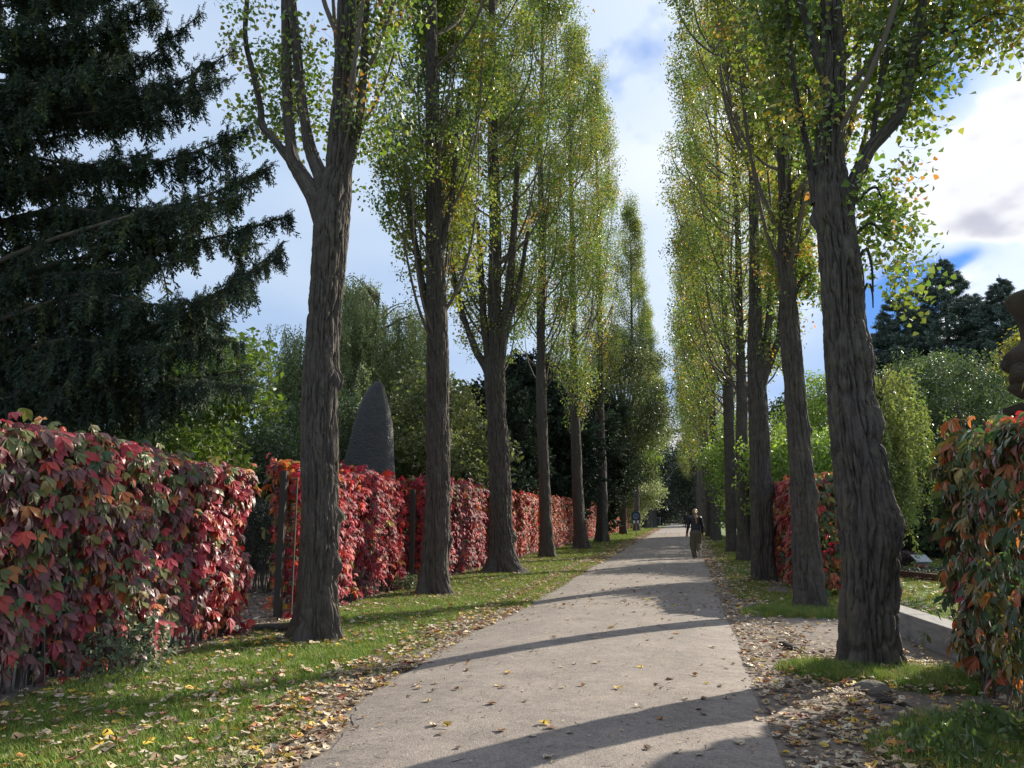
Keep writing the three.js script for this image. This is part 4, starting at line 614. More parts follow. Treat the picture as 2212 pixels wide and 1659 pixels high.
// ---------------------------------------------------------------- grass
const tufts = [tuftGeo(401, {}), tuftGeo(402, { n: 14, h: 0.065, r: 0.10, w: 0.005 }), tuftGeo(403, { n: 22, h: 0.17, r: 0.08, w: 0.003 })];
const GRASS = [[0.17, 0.29, 0.03], [0.20, 0.31, 0.035], [0.25, 0.32, 0.04], [0.14, 0.25, 0.03], [0.29, 0.29, 0.07]];
function grassOver(label, geo, n, seed, place, s = 1) {
  const R = rng(seed), items = [];
  for (let i = 0; i < n; i++) { const q = place(R); if (!q) continue; items.push({ m: mat4(V(q[0], q[1] ?? 0, q[2]), new THREE.Quaternion().setFromAxisAngle(UP, R() * 6.28), V(s, s * (0.6 + 0.7 * R()), s)), c: tint(R, GRASS) }); }
  return tag(scatter('grass', geo, M.grass, scene, items), label, 'grass', null, 'stuff');
}
const vergeOK = (R, x, z) => { const e = sstep(pathL(z) - 0.12, pathL(z) - 0.95, x), w = sstep(-5.55, -5.1, x), b = fbm(x * 1.1, z * 1.1, 2, 3); return R() < e * w * (0.4 + 1.0 * sstep(0.36, 0.58, b)); };
grassOver('short green grass on the near left verge', tufts[0], 21000, 411, (R) => { const x = lerp(-5.6, -2.4, R()), z = -3.5 - 10.5 * Math.pow(R(), 1.1); return vergeOK(R, x, z) ? [x, 0, z] : null; });
grassOver('short green grass further along the left verge', tufts[1], 14000, 412, (R) => { const x = lerp(-5.5, -2.5, R()), z = lerp(-13, -48, Math.pow(R(), 1.3)); return R() < 0.3 + sstep(pathL(z) - 0.05, pathL(z) - 0.6, x) ? [x, 0, z] : null; });
grassOver('sparse grass far along the left verge', tufts[1], 3500, 413, (R) => [lerp(-5.2, -2.7, R()), 0, lerp(-46, -95, R())], 1.5);
{ const spots = [[1.42, -8.2, 0.42, 300], [2.2, -8.0, 0.5, 420], [1.2, -8.35, 0.3, 100], [2.0, -6.2, 0.5, 250], [1.75, -5.7, 0.6, 300], [1.9, -13.2, 0.75, 420], [1.4, -12.9, 0.5, 160], [2.5, -12.9, 0.5, 200], [1.75, -5.1, 0.6, 260], [-3.2, -5.2, 0.25, 120], [-3.6, -6.6, 0.4, 200], [-4.3, -8.7, 0.6, 220]];
  grassOver('longer grass tufts round the feet of the near right poplars', tufts[2], 1900, 414, (() => { let i = 0; const list = spots.flatMap((s) => Array(s[3]).fill(s)); return (R) => { const s = list[i++ % list.length], a = R() * 6.28, q = s[2] * Math.pow(R(), 0.6); return [s[0] + Math.cos(a) * q, 0.01, s[1] + Math.sin(a) * q]; }; })(), 0.6);
  grassOver('grass along the right verge between the poplars', tufts[1], 9000, 415, (R) => { const z = lerp(-14, -70, Math.pow(R(), 1.3)), x = lerp(pathR(z) + 0.35, 3.2, R()); return R() < sstep(pathR(z) + 0.2, pathR(z) + 0.6, x) * sstep(0.30, 0.42, fbm(x, z * 0.7, 5, 3)) ? [x, 0, z] : null; });
  grassOver('mown lawn to the right of the path', tufts[1], 15000, 416, (R) => { const z = lerp(-9, -42, Math.pow(R(), 1.5)), x = lerp(3.3, 17, R()); return [x, 0, z]; }, 0.8); }
// ---------------------------------------------------------------- fallen leaves
const fallen = [421, 422, 423, 424].map((s) => fallenGeo(s));
const TAN = [[0.50, 0.38, 0.22], [0.60, 0.48, 0.31], [0.40, 0.27, 0.15], [0.64, 0.55, 0.40], [0.28, 0.17, 0.10]], YEL = [[0.62, 0.42, 0.03], [0.58, 0.36, 0.05], [0.66, 0.48, 0.08]], ORG = [[0.42, 0.16, 0.04], [0.36, 0.10, 0.05], [0.48, 0.22, 0.05]];
function litter(label, n, seed, place, size = 0.064, ye = 0.13) {
  const R = rng(seed), sets = [[], [], [], []];
  for (let i = 0; i < n; i++) { const q = place(R); if (!q) continue; const k = R(), c = tint(R, k < ye ? YEL : k < ye + 0.1 ? ORG : TAN), e = new THREE.Euler((R() - 0.5) * 0.7, R() * 6.28, (R() - 0.5) * 0.7, 'YXZ'), flip = R() < 0.25; if (flip) e.z += Math.PI; sets[i % 4].push({ m: mat4(V(q[0], q[1] + (flip ? 0.018 : 0.004), q[2]), new THREE.Quaternion().setFromEuler(e), size * (0.4 + 0.95 * R())), c }); }
  // one object: the four shapes are its parts
  const g = thing('leaf_litter', label, 'leaf litter'); g.userData.kind = 'stuff'; sets.forEach((s, i) => scatter('leaves', fallen[i], M.dead, g, s));
}
litter('dry tan and yellow leaves strewn over the left verge', 9500, 431, (R) => { const z = -3.4 - 24 * Math.pow(R(), 1.35), u = R(), x = u < 0.42 ? pathL(z) - 0.02 - 0.65 * Math.pow(R(), 1.1) : lerp(-5.5, pathL(z), R()); return fbm(x * 1.6, z * 1.6, 8, 3) + (u < 0.42 ? 0.25 : 0) > 0.38 ? [x, 0.015 + (x < -2.9 ? 0.012 + 0.035 * R() : 0.01 * R()), z] : null; });
litter('dry leaves along the far left edge of the path', 4200, 432, (R) => { const z = lerp(-25, -95, Math.pow(R(), 1.2)); return [R() < 0.6 ? pathL(z) + 0.1 - 0.8 * R() : lerp(-5.3, pathL(z), R()), 0.045, z]; }, 0.10);
litter('dry leaves on the bare earth of the right verge', 5200, 433, (R) => { const z = -3.4 - 22 * Math.pow(R(), 1.4), u = R(), x = u < 0.5 ? pathR(z) + 0.02 + 0.8 * Math.pow(R(), 1.2) : lerp(pathR(z), 3.1, R()); return fbm(x * 1.4, z * 1.4, 4, 3) + (u < 0.5 ? 0.2 : 0) > 0.42 ? [x, 0.02 + (x > 1.1 ? 0.03 * R() : 0), z] : null; }, 0.06, 0.07);
litter('dry leaves along the far right edge of the path', 2400, 434, (R) => { const z = lerp(-24, -80, Math.pow(R(), 1.2)); return [R() < 0.7 ? pathR(z) - 0.08 + 0.9 * R() : lerp(pathR(z), 3.2, R()), 0.03, z]; }, 0.10, 0.03);
litter('leaves caught in the grass round the near right poplars', 900, 438, (R) => [lerp(1.0, 2.6, R()), 0.045 + 0.03 * R(), lerp(-4.8, -8.9, R())], 0.062, 0.18);
litter('yellow and brown leaves on the right lawn', 2600, 435, (R) => { const z = lerp(-9, -30, Math.pow(R(), 1.6)); return [lerp(3.3, 9, Math.pow(R(), 1.4)), 0.06, z]; }, 0.085, 0.25);
litter('brown leaves under and behind the left hedges', 3800, 436, (R) => { const z = lerp(-7, -19, R()); return [lerp(-10, -5.2, R()), 0.03, z]; }, 0.07, 0.03);
litter('leaves drifted round the feet of the poplars', 1500, 439, (R) => { const f = [[-4.4, -9.2, 0.6], [-4.6, -14.6, 0.5], [-4.6, -20.7, 0.6], [1.85, -8.75, 0.6], [2.03, -13.6, 0.5], [1.95, -19, 0.5]][Math.floor(R() * 6)], a = R() * 6.28, q = f[2] * (0.75 + 0.9 * R() * R()); return [f[0] + Math.cos(a) * q, 0.02 + 0.03 * R(), f[1] + Math.sin(a) * q]; });
litter('tiny leaf crumbs scattered over the near asphalt', 700, 440, (R) => { const z = -4.4 - 12 * Math.pow(R(), 1.2), x = lerp(pathL(z), pathR(z), R()); return [x, pathY(x, z) + 0.002, z]; }, 0.022, 0.05);
litter('small leaf scraps sprinkled on the far path', 900, 437, (R) => { const z = -13 - 60 * Math.pow(R(), 1.6), x = lerp(pathL(z), pathR(z), R()); return [x, pathY(x, z) + 0.004, z]; }, 0.06);
// the leaves on the near asphalt that can be told apart, each a thing of its own
{
  const R = rng(441), protos = {}, mk = (key, c) => { const m = M.dead.clone(); m.color = c; return m; };
  const mats = { tan: [mk('a', col(0.46, 0.35, 0.22)), mk('b', col(0.55, 0.46, 0.33)), mk('c', col(0.36, 0.25, 0.15))], yellow: [mk('d', col(0.66, 0.45, 0.03)), mk('e', col(0.6, 0.4, 0.06))], brown: [mk('f', col(0.25, 0.12, 0.06)), mk('g', col(0.34, 0.16, 0.06))] };
  const L = { tan: ['pale tan fallen leaf lying on the grey asphalt path', 'tan leaves on the asphalt'], yellow: ['bright yellow fallen leaf lying on the grey asphalt path', 'yellow leaves on the asphalt'], brown: ['dark brown curled fallen leaf on the grey asphalt path', 'brown leaves on the asphalt'] };
  const put = (kind, x, z, s) => { const o = mesh('fallen_leaf', fallen[Math.floor(R() * 4)], mats[kind][Math.floor(R() * mats[kind].length)], scene); tag(o, L[kind][0], 'leaf', L[kind][1]); o.position.set(x, pathY(x, z) + 0.003, z); o.rotation.set((R() - 0.5) * 0.5, R() * 6.28, (R() - 0.5) * 0.5, 'YXZ'); o.scale.setScalar(s * (0.75 + 0.5 * R())); };
  for (const [px, py, k] of [[968, 1584, 'yellow'], [1176, 1588, 'yellow'], [678, 1637, 'tan'], [922, 1529, 'tan'], [902, 1497, 'tan'], [1335, 1506, 'yellow'], [1086, 1502, 'tan'], [1232, 1608, 'tan'], [1190, 1596, 'brown'], [1512, 1546, 'tan'], [1522, 1522, 'brown'], [1450, 1480, 'tan'], [1258, 1500, 'brown'], [1290, 1448, 'tan'], [1150, 1420, 'tan'], [1320, 1368, 'yellow'], [1595, 1617, 'tan'], [1640, 1560, 'tan'], [900, 1490, 'tan'], [1010, 1460, 'brown'], [935, 1585, 'tan'], [1100, 1470, 'yellow'], [1200, 1390, 'tan'], [1400, 1395, 'tan'], [1462, 1378, 'brown'], [1380, 1545, 'tan'], [1500, 1470, 'brown'], [1540, 1405, 'tan'], [1560, 1340, 'tan'], [770, 1580, 'tan'], [1060, 1540, 'brown'], [1400, 1640, 'tan'], [1085, 1602, 'tan']]) { const g = G(px, py); put(k, g.x, g.z, 0.075); }
  for (let i = 0; i < 120; i++) { const z = -4.6 - 10 * Math.pow(R(), 0.9), x = lerp(pathL(z) + 0.05, pathR(z) - 0.05, R() < 0.5 ? R() : R() < 0.5 ? Math.pow(R(), 3) : 1 - Math.pow(R(), 3)), k = R(); put(k < 0.12 ? 'yellow' : k < 0.35 ? 'brown' : 'tan', x, z, 0.055); }
}

{ // broad-leaved weeds and small plants
  const weed = twigGeo(451, { n: 12, len: 0.10, leaf: 0.075, shape: ovate, spread: 0.06, droop: 0.1 }), R = rng(452);
  const plant = (name, label, cat, x, z, n, r, h, colors, geo, s) => { const t = thing(name, label, cat, V(x, 0, z)), it = []; for (let i = 0; i < n; i++) { const a = R() * 6.28, q = r * Math.sqrt(R()), y = h * Math.pow(R(), 0.8) * (1 - 0.6 * q / r); it.push({ m: mat4(V(Math.cos(a) * q, y, Math.sin(a) * q), facing(V(Math.cos(a) * 0.6, 0.8, Math.sin(a) * 0.6).add(randDir(R).multiplyScalar(0.5)).normalize(), R() * 6.28), s * (0.6 + 0.7 * R())), c: tint(R, colors) }); } scatter('foliage', geo, M.leaf, t, it); const st = []; for (let i = 0; i < 9; i++) { const a = R() * 6.28, q = r * 0.6 * R(); st.push(stem([V(q * 0.2 * Math.cos(a), 0, q * 0.2 * Math.sin(a)), V(q * Math.cos(a), h * 0.5, q * Math.sin(a)), V(q * 1.4 * Math.cos(a), h * 0.95, q * 1.4 * Math.sin(a))], [0.005, 0.004, 0.002], { rad: 5, step: 0.1, cap: false })); } mesh('stems', mergeGeometries(st), M.twig, t, 'stuff'); };
  const PALE = [[0.11, 0.16, 0.07], [0.14, 0.19, 0.09], [0.08, 0.13, 0.05]], GR = [[0.10, 0.18, 0.03], [0.14, 0.23, 0.04]];
  const q = G(235, 1455); plant('shrub', 'pale green leafy shrub at the foot of the big near left hedge', 'shrub', -5.32, q.z + 0.1, 70, 0.45, 0.55, PALE, twigGeo(453, { n: 12, len: 0.25, leaf: 0.075, shape: ovate, spread: 0.08 }), 0.9);
  plant('shrub', 'small pale green plant at the foot of the crimson hedge end', 'shrub', -5.35, -15.2, 40, 0.3, 0.35, PALE, weed, 1);
  plant('weed', 'broad-leaved green weed in the grass at the right picture edge', 'weed', 2.0, -6.1, 40, 0.28, 0.16, GR, weed, 1);
  plant('weed', 'low green weed beside the path in the lower right shade', 'weed', 1.62, -5.6, 30, 0.22, 0.12, GR, weed, 0.9);
}

{ // fallen twigs, too small to tell apart
  const R = rng(461), it = []; const g = stem([V(-0.5, 0, 0), V(-0.1, 0.03, 0.04), V(0.2, 0.01, -0.03), V(0.5, 0.02, 0.05)], [0.022, 0.02, 0.016, 0.008], { rad: 5, step: 0.2 });
  for (let i = 0; i < 420; i++) { const z = -4.3 - 14 * Math.pow(R(), 1.3), u = R(), x = u < 0.35 ? lerp(pathL(z), pathR(z), R()) : u < 0.65 ? pathR(z) + 1.6 * R() : pathL(z) - 1.4 * R(), s = 0.03 + 0.10 * R() * R(); it.push({ m: mat4(V(x, (u < 0.35 ? pathY(x, z) : 0.012) + 0.001, z), new THREE.Quaternion().setFromAxisAngle(UP, R() * 6.28), V(s, s * 0.8, s)), c: tint(R, [[1, 1, 1], [0.7, 0.65, 0.6]]) }); }
  tag(scatter('twig_litter', g, std({ color: col(0.12, 0.09, 0.065), roughness: 0.9 }), scene, it), 'thin broken twigs scattered over path and verges', 'twigs', null, 'stuff');
}
// ---------------------------------------------------------------- stone, kerb, bed, sign, urn, rock, roots
const rock_color = tex(512, (u, v) => { const g = blend((x, y) => fbm(x * 12, y * 12, 3.3, 4))(u, v), s = h3(Math.floor(u * 512), Math.floor(v * 512), 1), k = 0.75 + 0.5 * (g - 0.5) + 0.25 * (s - 0.5); return [0.085 * k, 0.088 * k, 0.09 * k]; }, 1, true);
const hammered = tex(512, gray(blend((u, v) => { const a = fbm(u * 26, v * 34, 1.5, 2), b = Math.abs(2 * vn(u * 24, v * 30, 7.5) - 1); return 0.55 * b + 0.45 * a; })), 1);
const stone_color = tex(512, (u, v) => { const g = blend((x, y) => fbm(x * 10, y * 10, 2.3, 5))(u, v), l = blend((x, y) => fbm(x * 7, y * 7, 9.3, 4))(u, v), k = 0.6 + 0.9 * (g - 0.3), li = sstep(0.55, 0.68, l) * 0.4; return [lerp(0.22 * k, 0.25, li), lerp(0.19 * k, 0.26, li), lerp(0.155 * k, 0.2, li)]; }, 1, true);
const concrete_color = tex(512, (u, v) => { const g = blend((x, y) => fbm(x * 8, y * 8, 2.1, 5))(u, v), s = h3(Math.floor(u * 512), Math.floor(v * 512), 4), k = 0.75 + 0.6 * (g - 0.5) + 0.25 * (s - 0.5); return [0.34 * k, 0.325 * k, 0.30 * k]; }, 1, true);
M.monument = std({ map: rock_color, bumpMap: hammered, bumpScale: 0.03, roughness: 0.6 });
M.urn_stone = std({ map: stone_color, color: col(0.34, 0.31, 0.28), bumpMap: soil_bump, bumpScale: 0.03, roughness: 0.95 });
M.stone = std({ map: stone_color, color: col(0.8, 0.8, 0.8), bumpMap: soil_bump, bumpScale: 0.02, roughness: 0.95 });
M.concrete = std({ map: concrete_color, bumpMap: soil_bump, bumpScale: 0.006, roughness: 0.9 });
M.corten = std({ color: col(0.11, 0.045, 0.03), roughness: 0.85 });
{ // pointed monolith
  const z0 = -17.2, s = (px, py) => PZ(px, py, z0), rows = [[816, 824, 0], [816, 825, 5], [815, 829, 11], [814, 836, 16], [812, 846, 21], [810, 860, 27], [808, 884, 35], [806, 919, 43], [802, 961, 50], [797, 1000, 56], [793, 1060, 63], [788, 1150, 70], [783, 1270, 76]];
  const foot = s(784, 1270), base = V(foot.x, 0, z0), n = 64, P = [], U = [], I = [], R = rng(9);
  const fine = []; for (let i = 0; i < rows.length - 1; i++) for (let k = 0; k < 6; k++) { const t = k / 6; fine.push([0, 1, 2].map((q) => lerp(rows[i][q], rows[i + 1][q], t))); } fine.push(rows[rows.length - 1]);
  fine.forEach(([px, py, hw], i) => { const c = s(px, py), r = hw * pxm(px, py, z0); for (let j = 0; j <= n; j++) { const a = j / n * 2 * Math.PI, ca = Math.cos(a), sa = Math.sin(a), q = Math.pow(Math.pow(Math.abs(ca), 2.2) + Math.pow(Math.abs(sa), 2.2), -1 / 2.2), w = 1 + 0.02 * (vn(ca * 3, c.y * 2, sa * 3) - 0.5); P.push(c.x - base.x + ca * q * r * w, Math.max(0, c.y), sa * q * r * 0.62 * w); U.push(a / 6.2832 * 3, c.y); } });
  for (let i = 0; i < fine.length - 1; i++) for (let j = 0; j < n; j++) { const a = i * (n + 1) + j, b = a + n + 1; I.push(a, a + 1, b, a + 1, b + 1, b); }
  const o = mesh('stone_monument', buffer(P, I, { U }), M.monument, scene); o.position.copy(base); tag(o, 'tall pointed dark grey stone monument with hammered face above the crimson hedge', 'monument');
}
{ // low concrete kerb wall on the right
  const a = G(1958, 1383), b = G(2068, 1429), dir = b.clone().sub(a).normalize(), A = a.clone().addScaledVector(dir, -1.3), len = 4.2, t = thing('low_wall', 'low pale concrete wall edging the lawn behind the massive right poplar', 'wall', A);
  t.rotation.y = Math.atan2(dir.x, dir.z);
  for (let i = 0; i < 3; i++) { const o = mesh('block', new RoundedBoxGeometry(0.30, 0.32, len / 3 - 0.006, 2, 0.012), M.concrete, t); o.position.set(0.15, 0.16, len / 3 * (i + 0.5)); o.rotation.y = (i - 1) * 0.002; }
}
{ // bed with steel edging, ground cover, plaque, heather, red flower
  const a = G(1930, 1247), b = G(2060, 1262), e = thing('bed_edging', 'rusty dark steel edging strip along the planted bed', 'edging', a), d = b.clone().sub(a), A = a.clone().addScaledVector(d, -0.4), len = d.length() * 2.2;
  e.position.copy(A); e.rotation.y = Math.atan2(-d.z, d.x);
  const o = mesh('edging_plate', new RoundedBoxGeometry(len, 0.17, 0.012, 1, 0.004), M.corten, e); o.position.set(len / 2, 0.085, 0);
  const o2 = mesh('edging_lip', new RoundedBoxGeometry(len, 0.012, 0.05, 1, 0.003), M.corten, e); o2.position.set(len / 2, 0.174, -0.02);
  const R = rng(501), items = [], nrm = V(d.z, 0, -d.x).normalize(); if (nrm.z > 0) nrm.negate();
  for (let i = 0; i < 2600; i++) { const p = A.clone().addScaledVector(d.clone().normalize(), R() * len).addScaledVector(nrm, 0.1 + 2.9 * R()); items.push({ m: mat4(V(p.x, 0.02, p.z), facing(V((R() - 0.5) * 0.8, 1, (R() - 0.5) * 0.8).normalize(), R() * 6.28), 0.6 + 0.4 * R()), c: tint(R, [[0.07, 0.10, 0.05], [0.10, 0.13, 0.07], [0.05, 0.08, 0.04], [0.14, 0.10, 0.05]]) }); }
  tag(scatter('ground_cover', twigGeo(502, { n: 12, len: 0.16, leaf: 0.08, shape: ovate, spread: 0.12, droop: 0.3 }), M.leaf, scene, items), 'low green ground cover plants filling the edged bed', 'ground cover', null, 'stuff');
  const pl = G(1992, 1226), q = thing('grave_plaque', 'small tilted pale grey plaque standing in the bed', 'plaque', pl);
  const s = mesh('plate', new RoundedBoxGeometry(0.48, 0.03, 0.36, 2, 0.008), std({ color: col(0.42, 0.45, 0.46), roughness: 0.35 }), q); s.position.set(0, 0.26, 0); s.rotation.set(0.55, 0.35, 0, 'YXZ');
  const f = mesh('foot', new RoundedBoxGeometry(0.36, 0.24, 0.12, 2, 0.01), M.concrete, q); f.position.set(0, 0.12, -0.03); f.rotation.y = 0.35;
  const hp = G(1958, 1222), h = thing('heather_plant', 'purple-brown heather bush left of the tilted plaque', 'plant', hp), hi = [];
  for (let i = 0; i < 260; i++) { const v = randDir(R); v.y = Math.abs(v.y); hi.push({ m: mat4(V(v.x * 0.35 * R(), 0.03, v.z * 0.25 * R()), facing(v.add(V(0, 0.9, 0)).normalize(), R() * 6.28), 0.8 + 0.5 * R()), c: tint(R, [[0.13, 0.08, 0.10], [0.16, 0.11, 0.12], [0.10, 0.09, 0.06]]) }); }
  scatter('foliage', sprayGeo(503, { len: 0.36, n: 9, w: 0.01, side: 0.08, hang: false }), M.needle, h, hi);
  const rf = G(1990, 1238), r = thing('flower_pot', 'small red flower posy set before the plaque', 'flowers', rf), ri = [];
  mesh('pot', new THREE.LatheGeometry([[0, 0], [0.07, 0], [0.09, 0.11], [0.085, 0.12], [0.07, 0.10]].map(([x, y]) => new THREE.Vector2(x, y)), 20), std({ color: col(0.12, 0.06, 0.04), roughness: 0.8, side: THREE.DoubleSide }), r);
  for (let i = 0; i < 60; i++) { const v = randDir(R); v.y = Math.abs(v.y); ri.push({ m: mat4(V(v.x * 0.09, 0.12 + 0.06 * v.y, v.z * 0.09), facing(v, R() * 6.28), 0.9), c: tint(R, R() < 0.7 ? [[0.5, 0.05, 0.03], [0.55, 0.1, 0.04]] : C_MID) }); }
  scatter('flowers', twigGeo(504, { n: 6, len: 0.05, leaf: 0.05, shape: ovate, spread: 0.03 }), M.leaf, r, ri);
}
{ // carved stone urn on a pedestal, right edge
  const z = -10.2, c = PZ(2258, 760, z), t = thing('stone_urn', 'weathered carved stone urn on a pedestal, cut by the right edge', 'urn', V(c.x, 0, z)), m = pxm(2245, 760, z), y = (py) => PZ(2248, py, z).y;
  const prof = [[872, 40], [862, 47], [848, 66], [838, 74], [830, 72], [822, 60], [800, 66], [780, 74], [765, 76], [752, 64], [742, 50], [729, 42], [700, 44], [685, 48], [665, 56], [647, 62], [636, 58], [630, 44], [628, 0]].map(([py, r]) => new THREE.Vector2(r * m, y(py)));
  const g = new THREE.LatheGeometry(new THREE.SplineCurve(prof).getPoints(90), 72), p = g.attributes.position;
  for (let i = 0; i < p.count; i++) { const x = p.getX(i), yy = p.getY(i), zz = p.getZ(i), a = Math.atan2(zz, x), r = Math.hypot(x, zz), belly = sstep(y(862), y(830), yy) * sstep(y(742), y(775), yy), k = 1 + 0.10 * belly * (Math.abs(Math.sin(a * 4 + 0.6)) - 0.6) + 0.05 * (fbm(x * 6, yy * 6, zz * 6, 3) - 0.5); p.setX(i, x * k); p.setZ(i, zz * k); }
  g.computeVertexNormals(); mesh('bowl', g, M.urn_stone, t);
  for (let i = 0; i < 8; i++) { const a = i / 8 * 6.283 + 0.35, big = i % 2, s = new THREE.SphereGeometry(1, 24, 16), sp = s.attributes.position; for (let k = 0; k < sp.count; k++) { const w = 1 + 0.16 * (fbm(sp.getX(k) * 2 + i, sp.getY(k) * 2, sp.getZ(k) * 2, 3) - 0.5); sp.setXYZ(k, sp.getX(k) * w, sp.getY(k) * w, sp.getZ(k) * w); } s.computeVertexNormals(); const o = mesh('carved_fruit', s, M.urn_stone, t); o.scale.set((big ? 27 : 21) * m, (big ? 24 : 19) * m, 24 * m); o.position.set(Math.cos(a) * 64 * m, y(big ? 808 : 782), Math.sin(a) * 64 * m); o.rotation.y = -a; }
  const yb = y(872), b = mesh('pedestal', new RoundedBoxGeometry(0.62, yb - 0.22, 0.62, 3, 0.02), M.urn_stone, t); b.position.y = (yb - 0.22) / 2 + 0.2; b.position.y = 0.2 + (yb - 0.2 - 0.06) / 2; b.scale.y = (yb - 0.26) / (yb - 0.22);
  const cp = mesh('cap', new RoundedBoxGeometry(0.78, 0.1, 0.78, 3, 0.02), M.urn_stone, t); cp.position.y = yb - 0.045; const pl = mesh('plinth', new RoundedBoxGeometry(0.86, 0.22, 0.86, 3, 0.02), M.urn_stone, t); pl.position.y = 0.1;
}
{ // rock and bare roots by the near right poplar
  const g = new THREE.SphereGeometry(1, 40, 28), p = g.attributes.position; for (let i = 0; i < p.count; i++) { const x = p.getX(i), y = p.getY(i), z = p.getZ(i), k = 1 + 0.35 * (fbm(x * 1.6 + 4, y * 1.6, z * 1.6, 4) - 0.5) + 0.06 * (fbm(x * 8, y * 8, z * 8, 2) - 0.5); p.setXYZ(i, x * k, y * k, z * k); } g.computeVertexNormals();
  const q = G(1886, 1502), o = mesh('rock', g, M.stone, scene); o.position.set(q.x, 0.02, q.z); o.scale.set(0.16, 0.10, 0.13); tag(o, 'rounded grey rock in the grass at the massive right poplar', 'rock');
  const root = (label, px, r) => { const pts = px.map(([x, y, h]) => { const w = G(x, y); w.y = h; return w; }), b = pts[0].clone().setY(0), m = mesh('tree_root', stem(pts.map((v) => v.clone().sub(b)), pts.map((_, i) => r * (1 - 0.7 * i / (pts.length - 1))), { rad: 20, step: 0.03, rough: barkRough(r * 900, 0.010) }), M.bark, scene); m.position.copy(b); tag(m, label, 'root'); };
  root('dark bare root stub rising from the dirt left of the massive right poplar', [[1688, 1399, 0.03], [1700, 1402, 0.035], [1725, 1409, 0.02], [1762, 1420, -0.03]], 0.045);
  root('gnarled bare root crossing the dirt in front of the massive right poplar', [[1888, 1524, -0.03], [1905, 1520, 0.015], [1935, 1524, 0.025], [1965, 1532, 0.0], [1990, 1542, -0.05]], 0.045);
  root('long root running left from the foot of the nearest left poplar', [[655, 1372, 0.10], [620, 1372, 0.07], [585, 1366, 0.05], [545, 1364, 0.03], [500, 1360, -0.05]], 0.10);
  root('low root between the second right poplar and the massive one', [[1775, 1305, 0.05], [1790, 1318, 0.02], [1815, 1330, -0.03]], 0.06);
}
{ // blue sign on a pole, arched head
  const f = G(1375, 1163), t = thing('blue_sign', 'small dark blue sign with arched head on a thin grey pole, left of the path', 'sign', f), m = pxm(1375, 1120, f.z), H = PZ(1375, 1104.5, f.z).y; t.rotation.y = 0.03;
  mesh('pole', new THREE.CylinderGeometry(0.03, 0.03, H - 0.2, 16).translate(0, (H - 0.2) / 2, 0), std({ color: col(0.25, 0.26, 0.27), roughness: 0.45, metalness: 0.6 }), t);
  const w = 9.6 * m, top = H, mid = PZ(1375, 1123.5, f.z).y, bot = PZ(1375, 1131.5, f.z).y, blue = std({ color: col(0.02, 0.04, 0.075), roughness: 0.5 }), white = std({ color: col(0.7, 0.72, 0.74), roughness: 0.6 });
  const sh = new THREE.Shape(); sh.moveTo(-w, mid + 0.015); sh.lineTo(w, mid + 0.015); sh.lineTo(w, top - w * 0.75); sh.absellipse(0, top - w * 0.75, w, w * 0.75, 0, Math.PI, false); sh.lineTo(-w, mid + 0.015);
  const ex = { depth: 0.03, bevelEnabled: true, bevelSize: 0.006, bevelThickness: 0.006, bevelSegments: 2, curveSegments: 20 };
  const o = mesh('head_panel', new THREE.ExtrudeGeometry(sh, ex), blue, t); o.position.z = 0.032;
  const lo = mesh('lower_panel', new RoundedBoxGeometry(2 * w, mid - bot - 0.015, 0.03, 2, 0.006), blue, t); lo.position.set(0, (mid + bot) / 2, 0.05);
  const hc = (mid + top) / 2 - 0.04, ring = mesh('emblem', new THREE.TorusGeometry(w * 0.55, w * 0.07, 8, 32), std({ color: col(0.25, 0.33, 0.42), roughness: 0.6 }), t); ring.position.set(0, hc, 0.072);
  for (const yy of [-0.3, 0, 0.3]) { const l = mesh('emblem_bar', new RoundedBoxGeometry(w * 0.7, w * 0.1, 0.006, 1, 0.002), std({ color: col(0.25, 0.33, 0.42), roughness: 0.6 }), t); l.position.set(0, hc + yy * w, 0.073); }
  for (const xx of [-0.42, 0.42]) { const d = mesh('pictogram', new THREE.CylinderGeometry(w * 0.26, w * 0.26, 0.006, 20).rotateX(Math.PI / 2), white, t); d.position.set(xx * w, (mid + bot) / 2 + 0.03, 0.068); const b = mesh('pictogram', new RoundedBoxGeometry(w * 0.5, w * 0.2, 0.006, 1, 0.002), white, t); b.position.set(xx * w, (mid + bot) / 2 - 0.06, 0.068); }
}
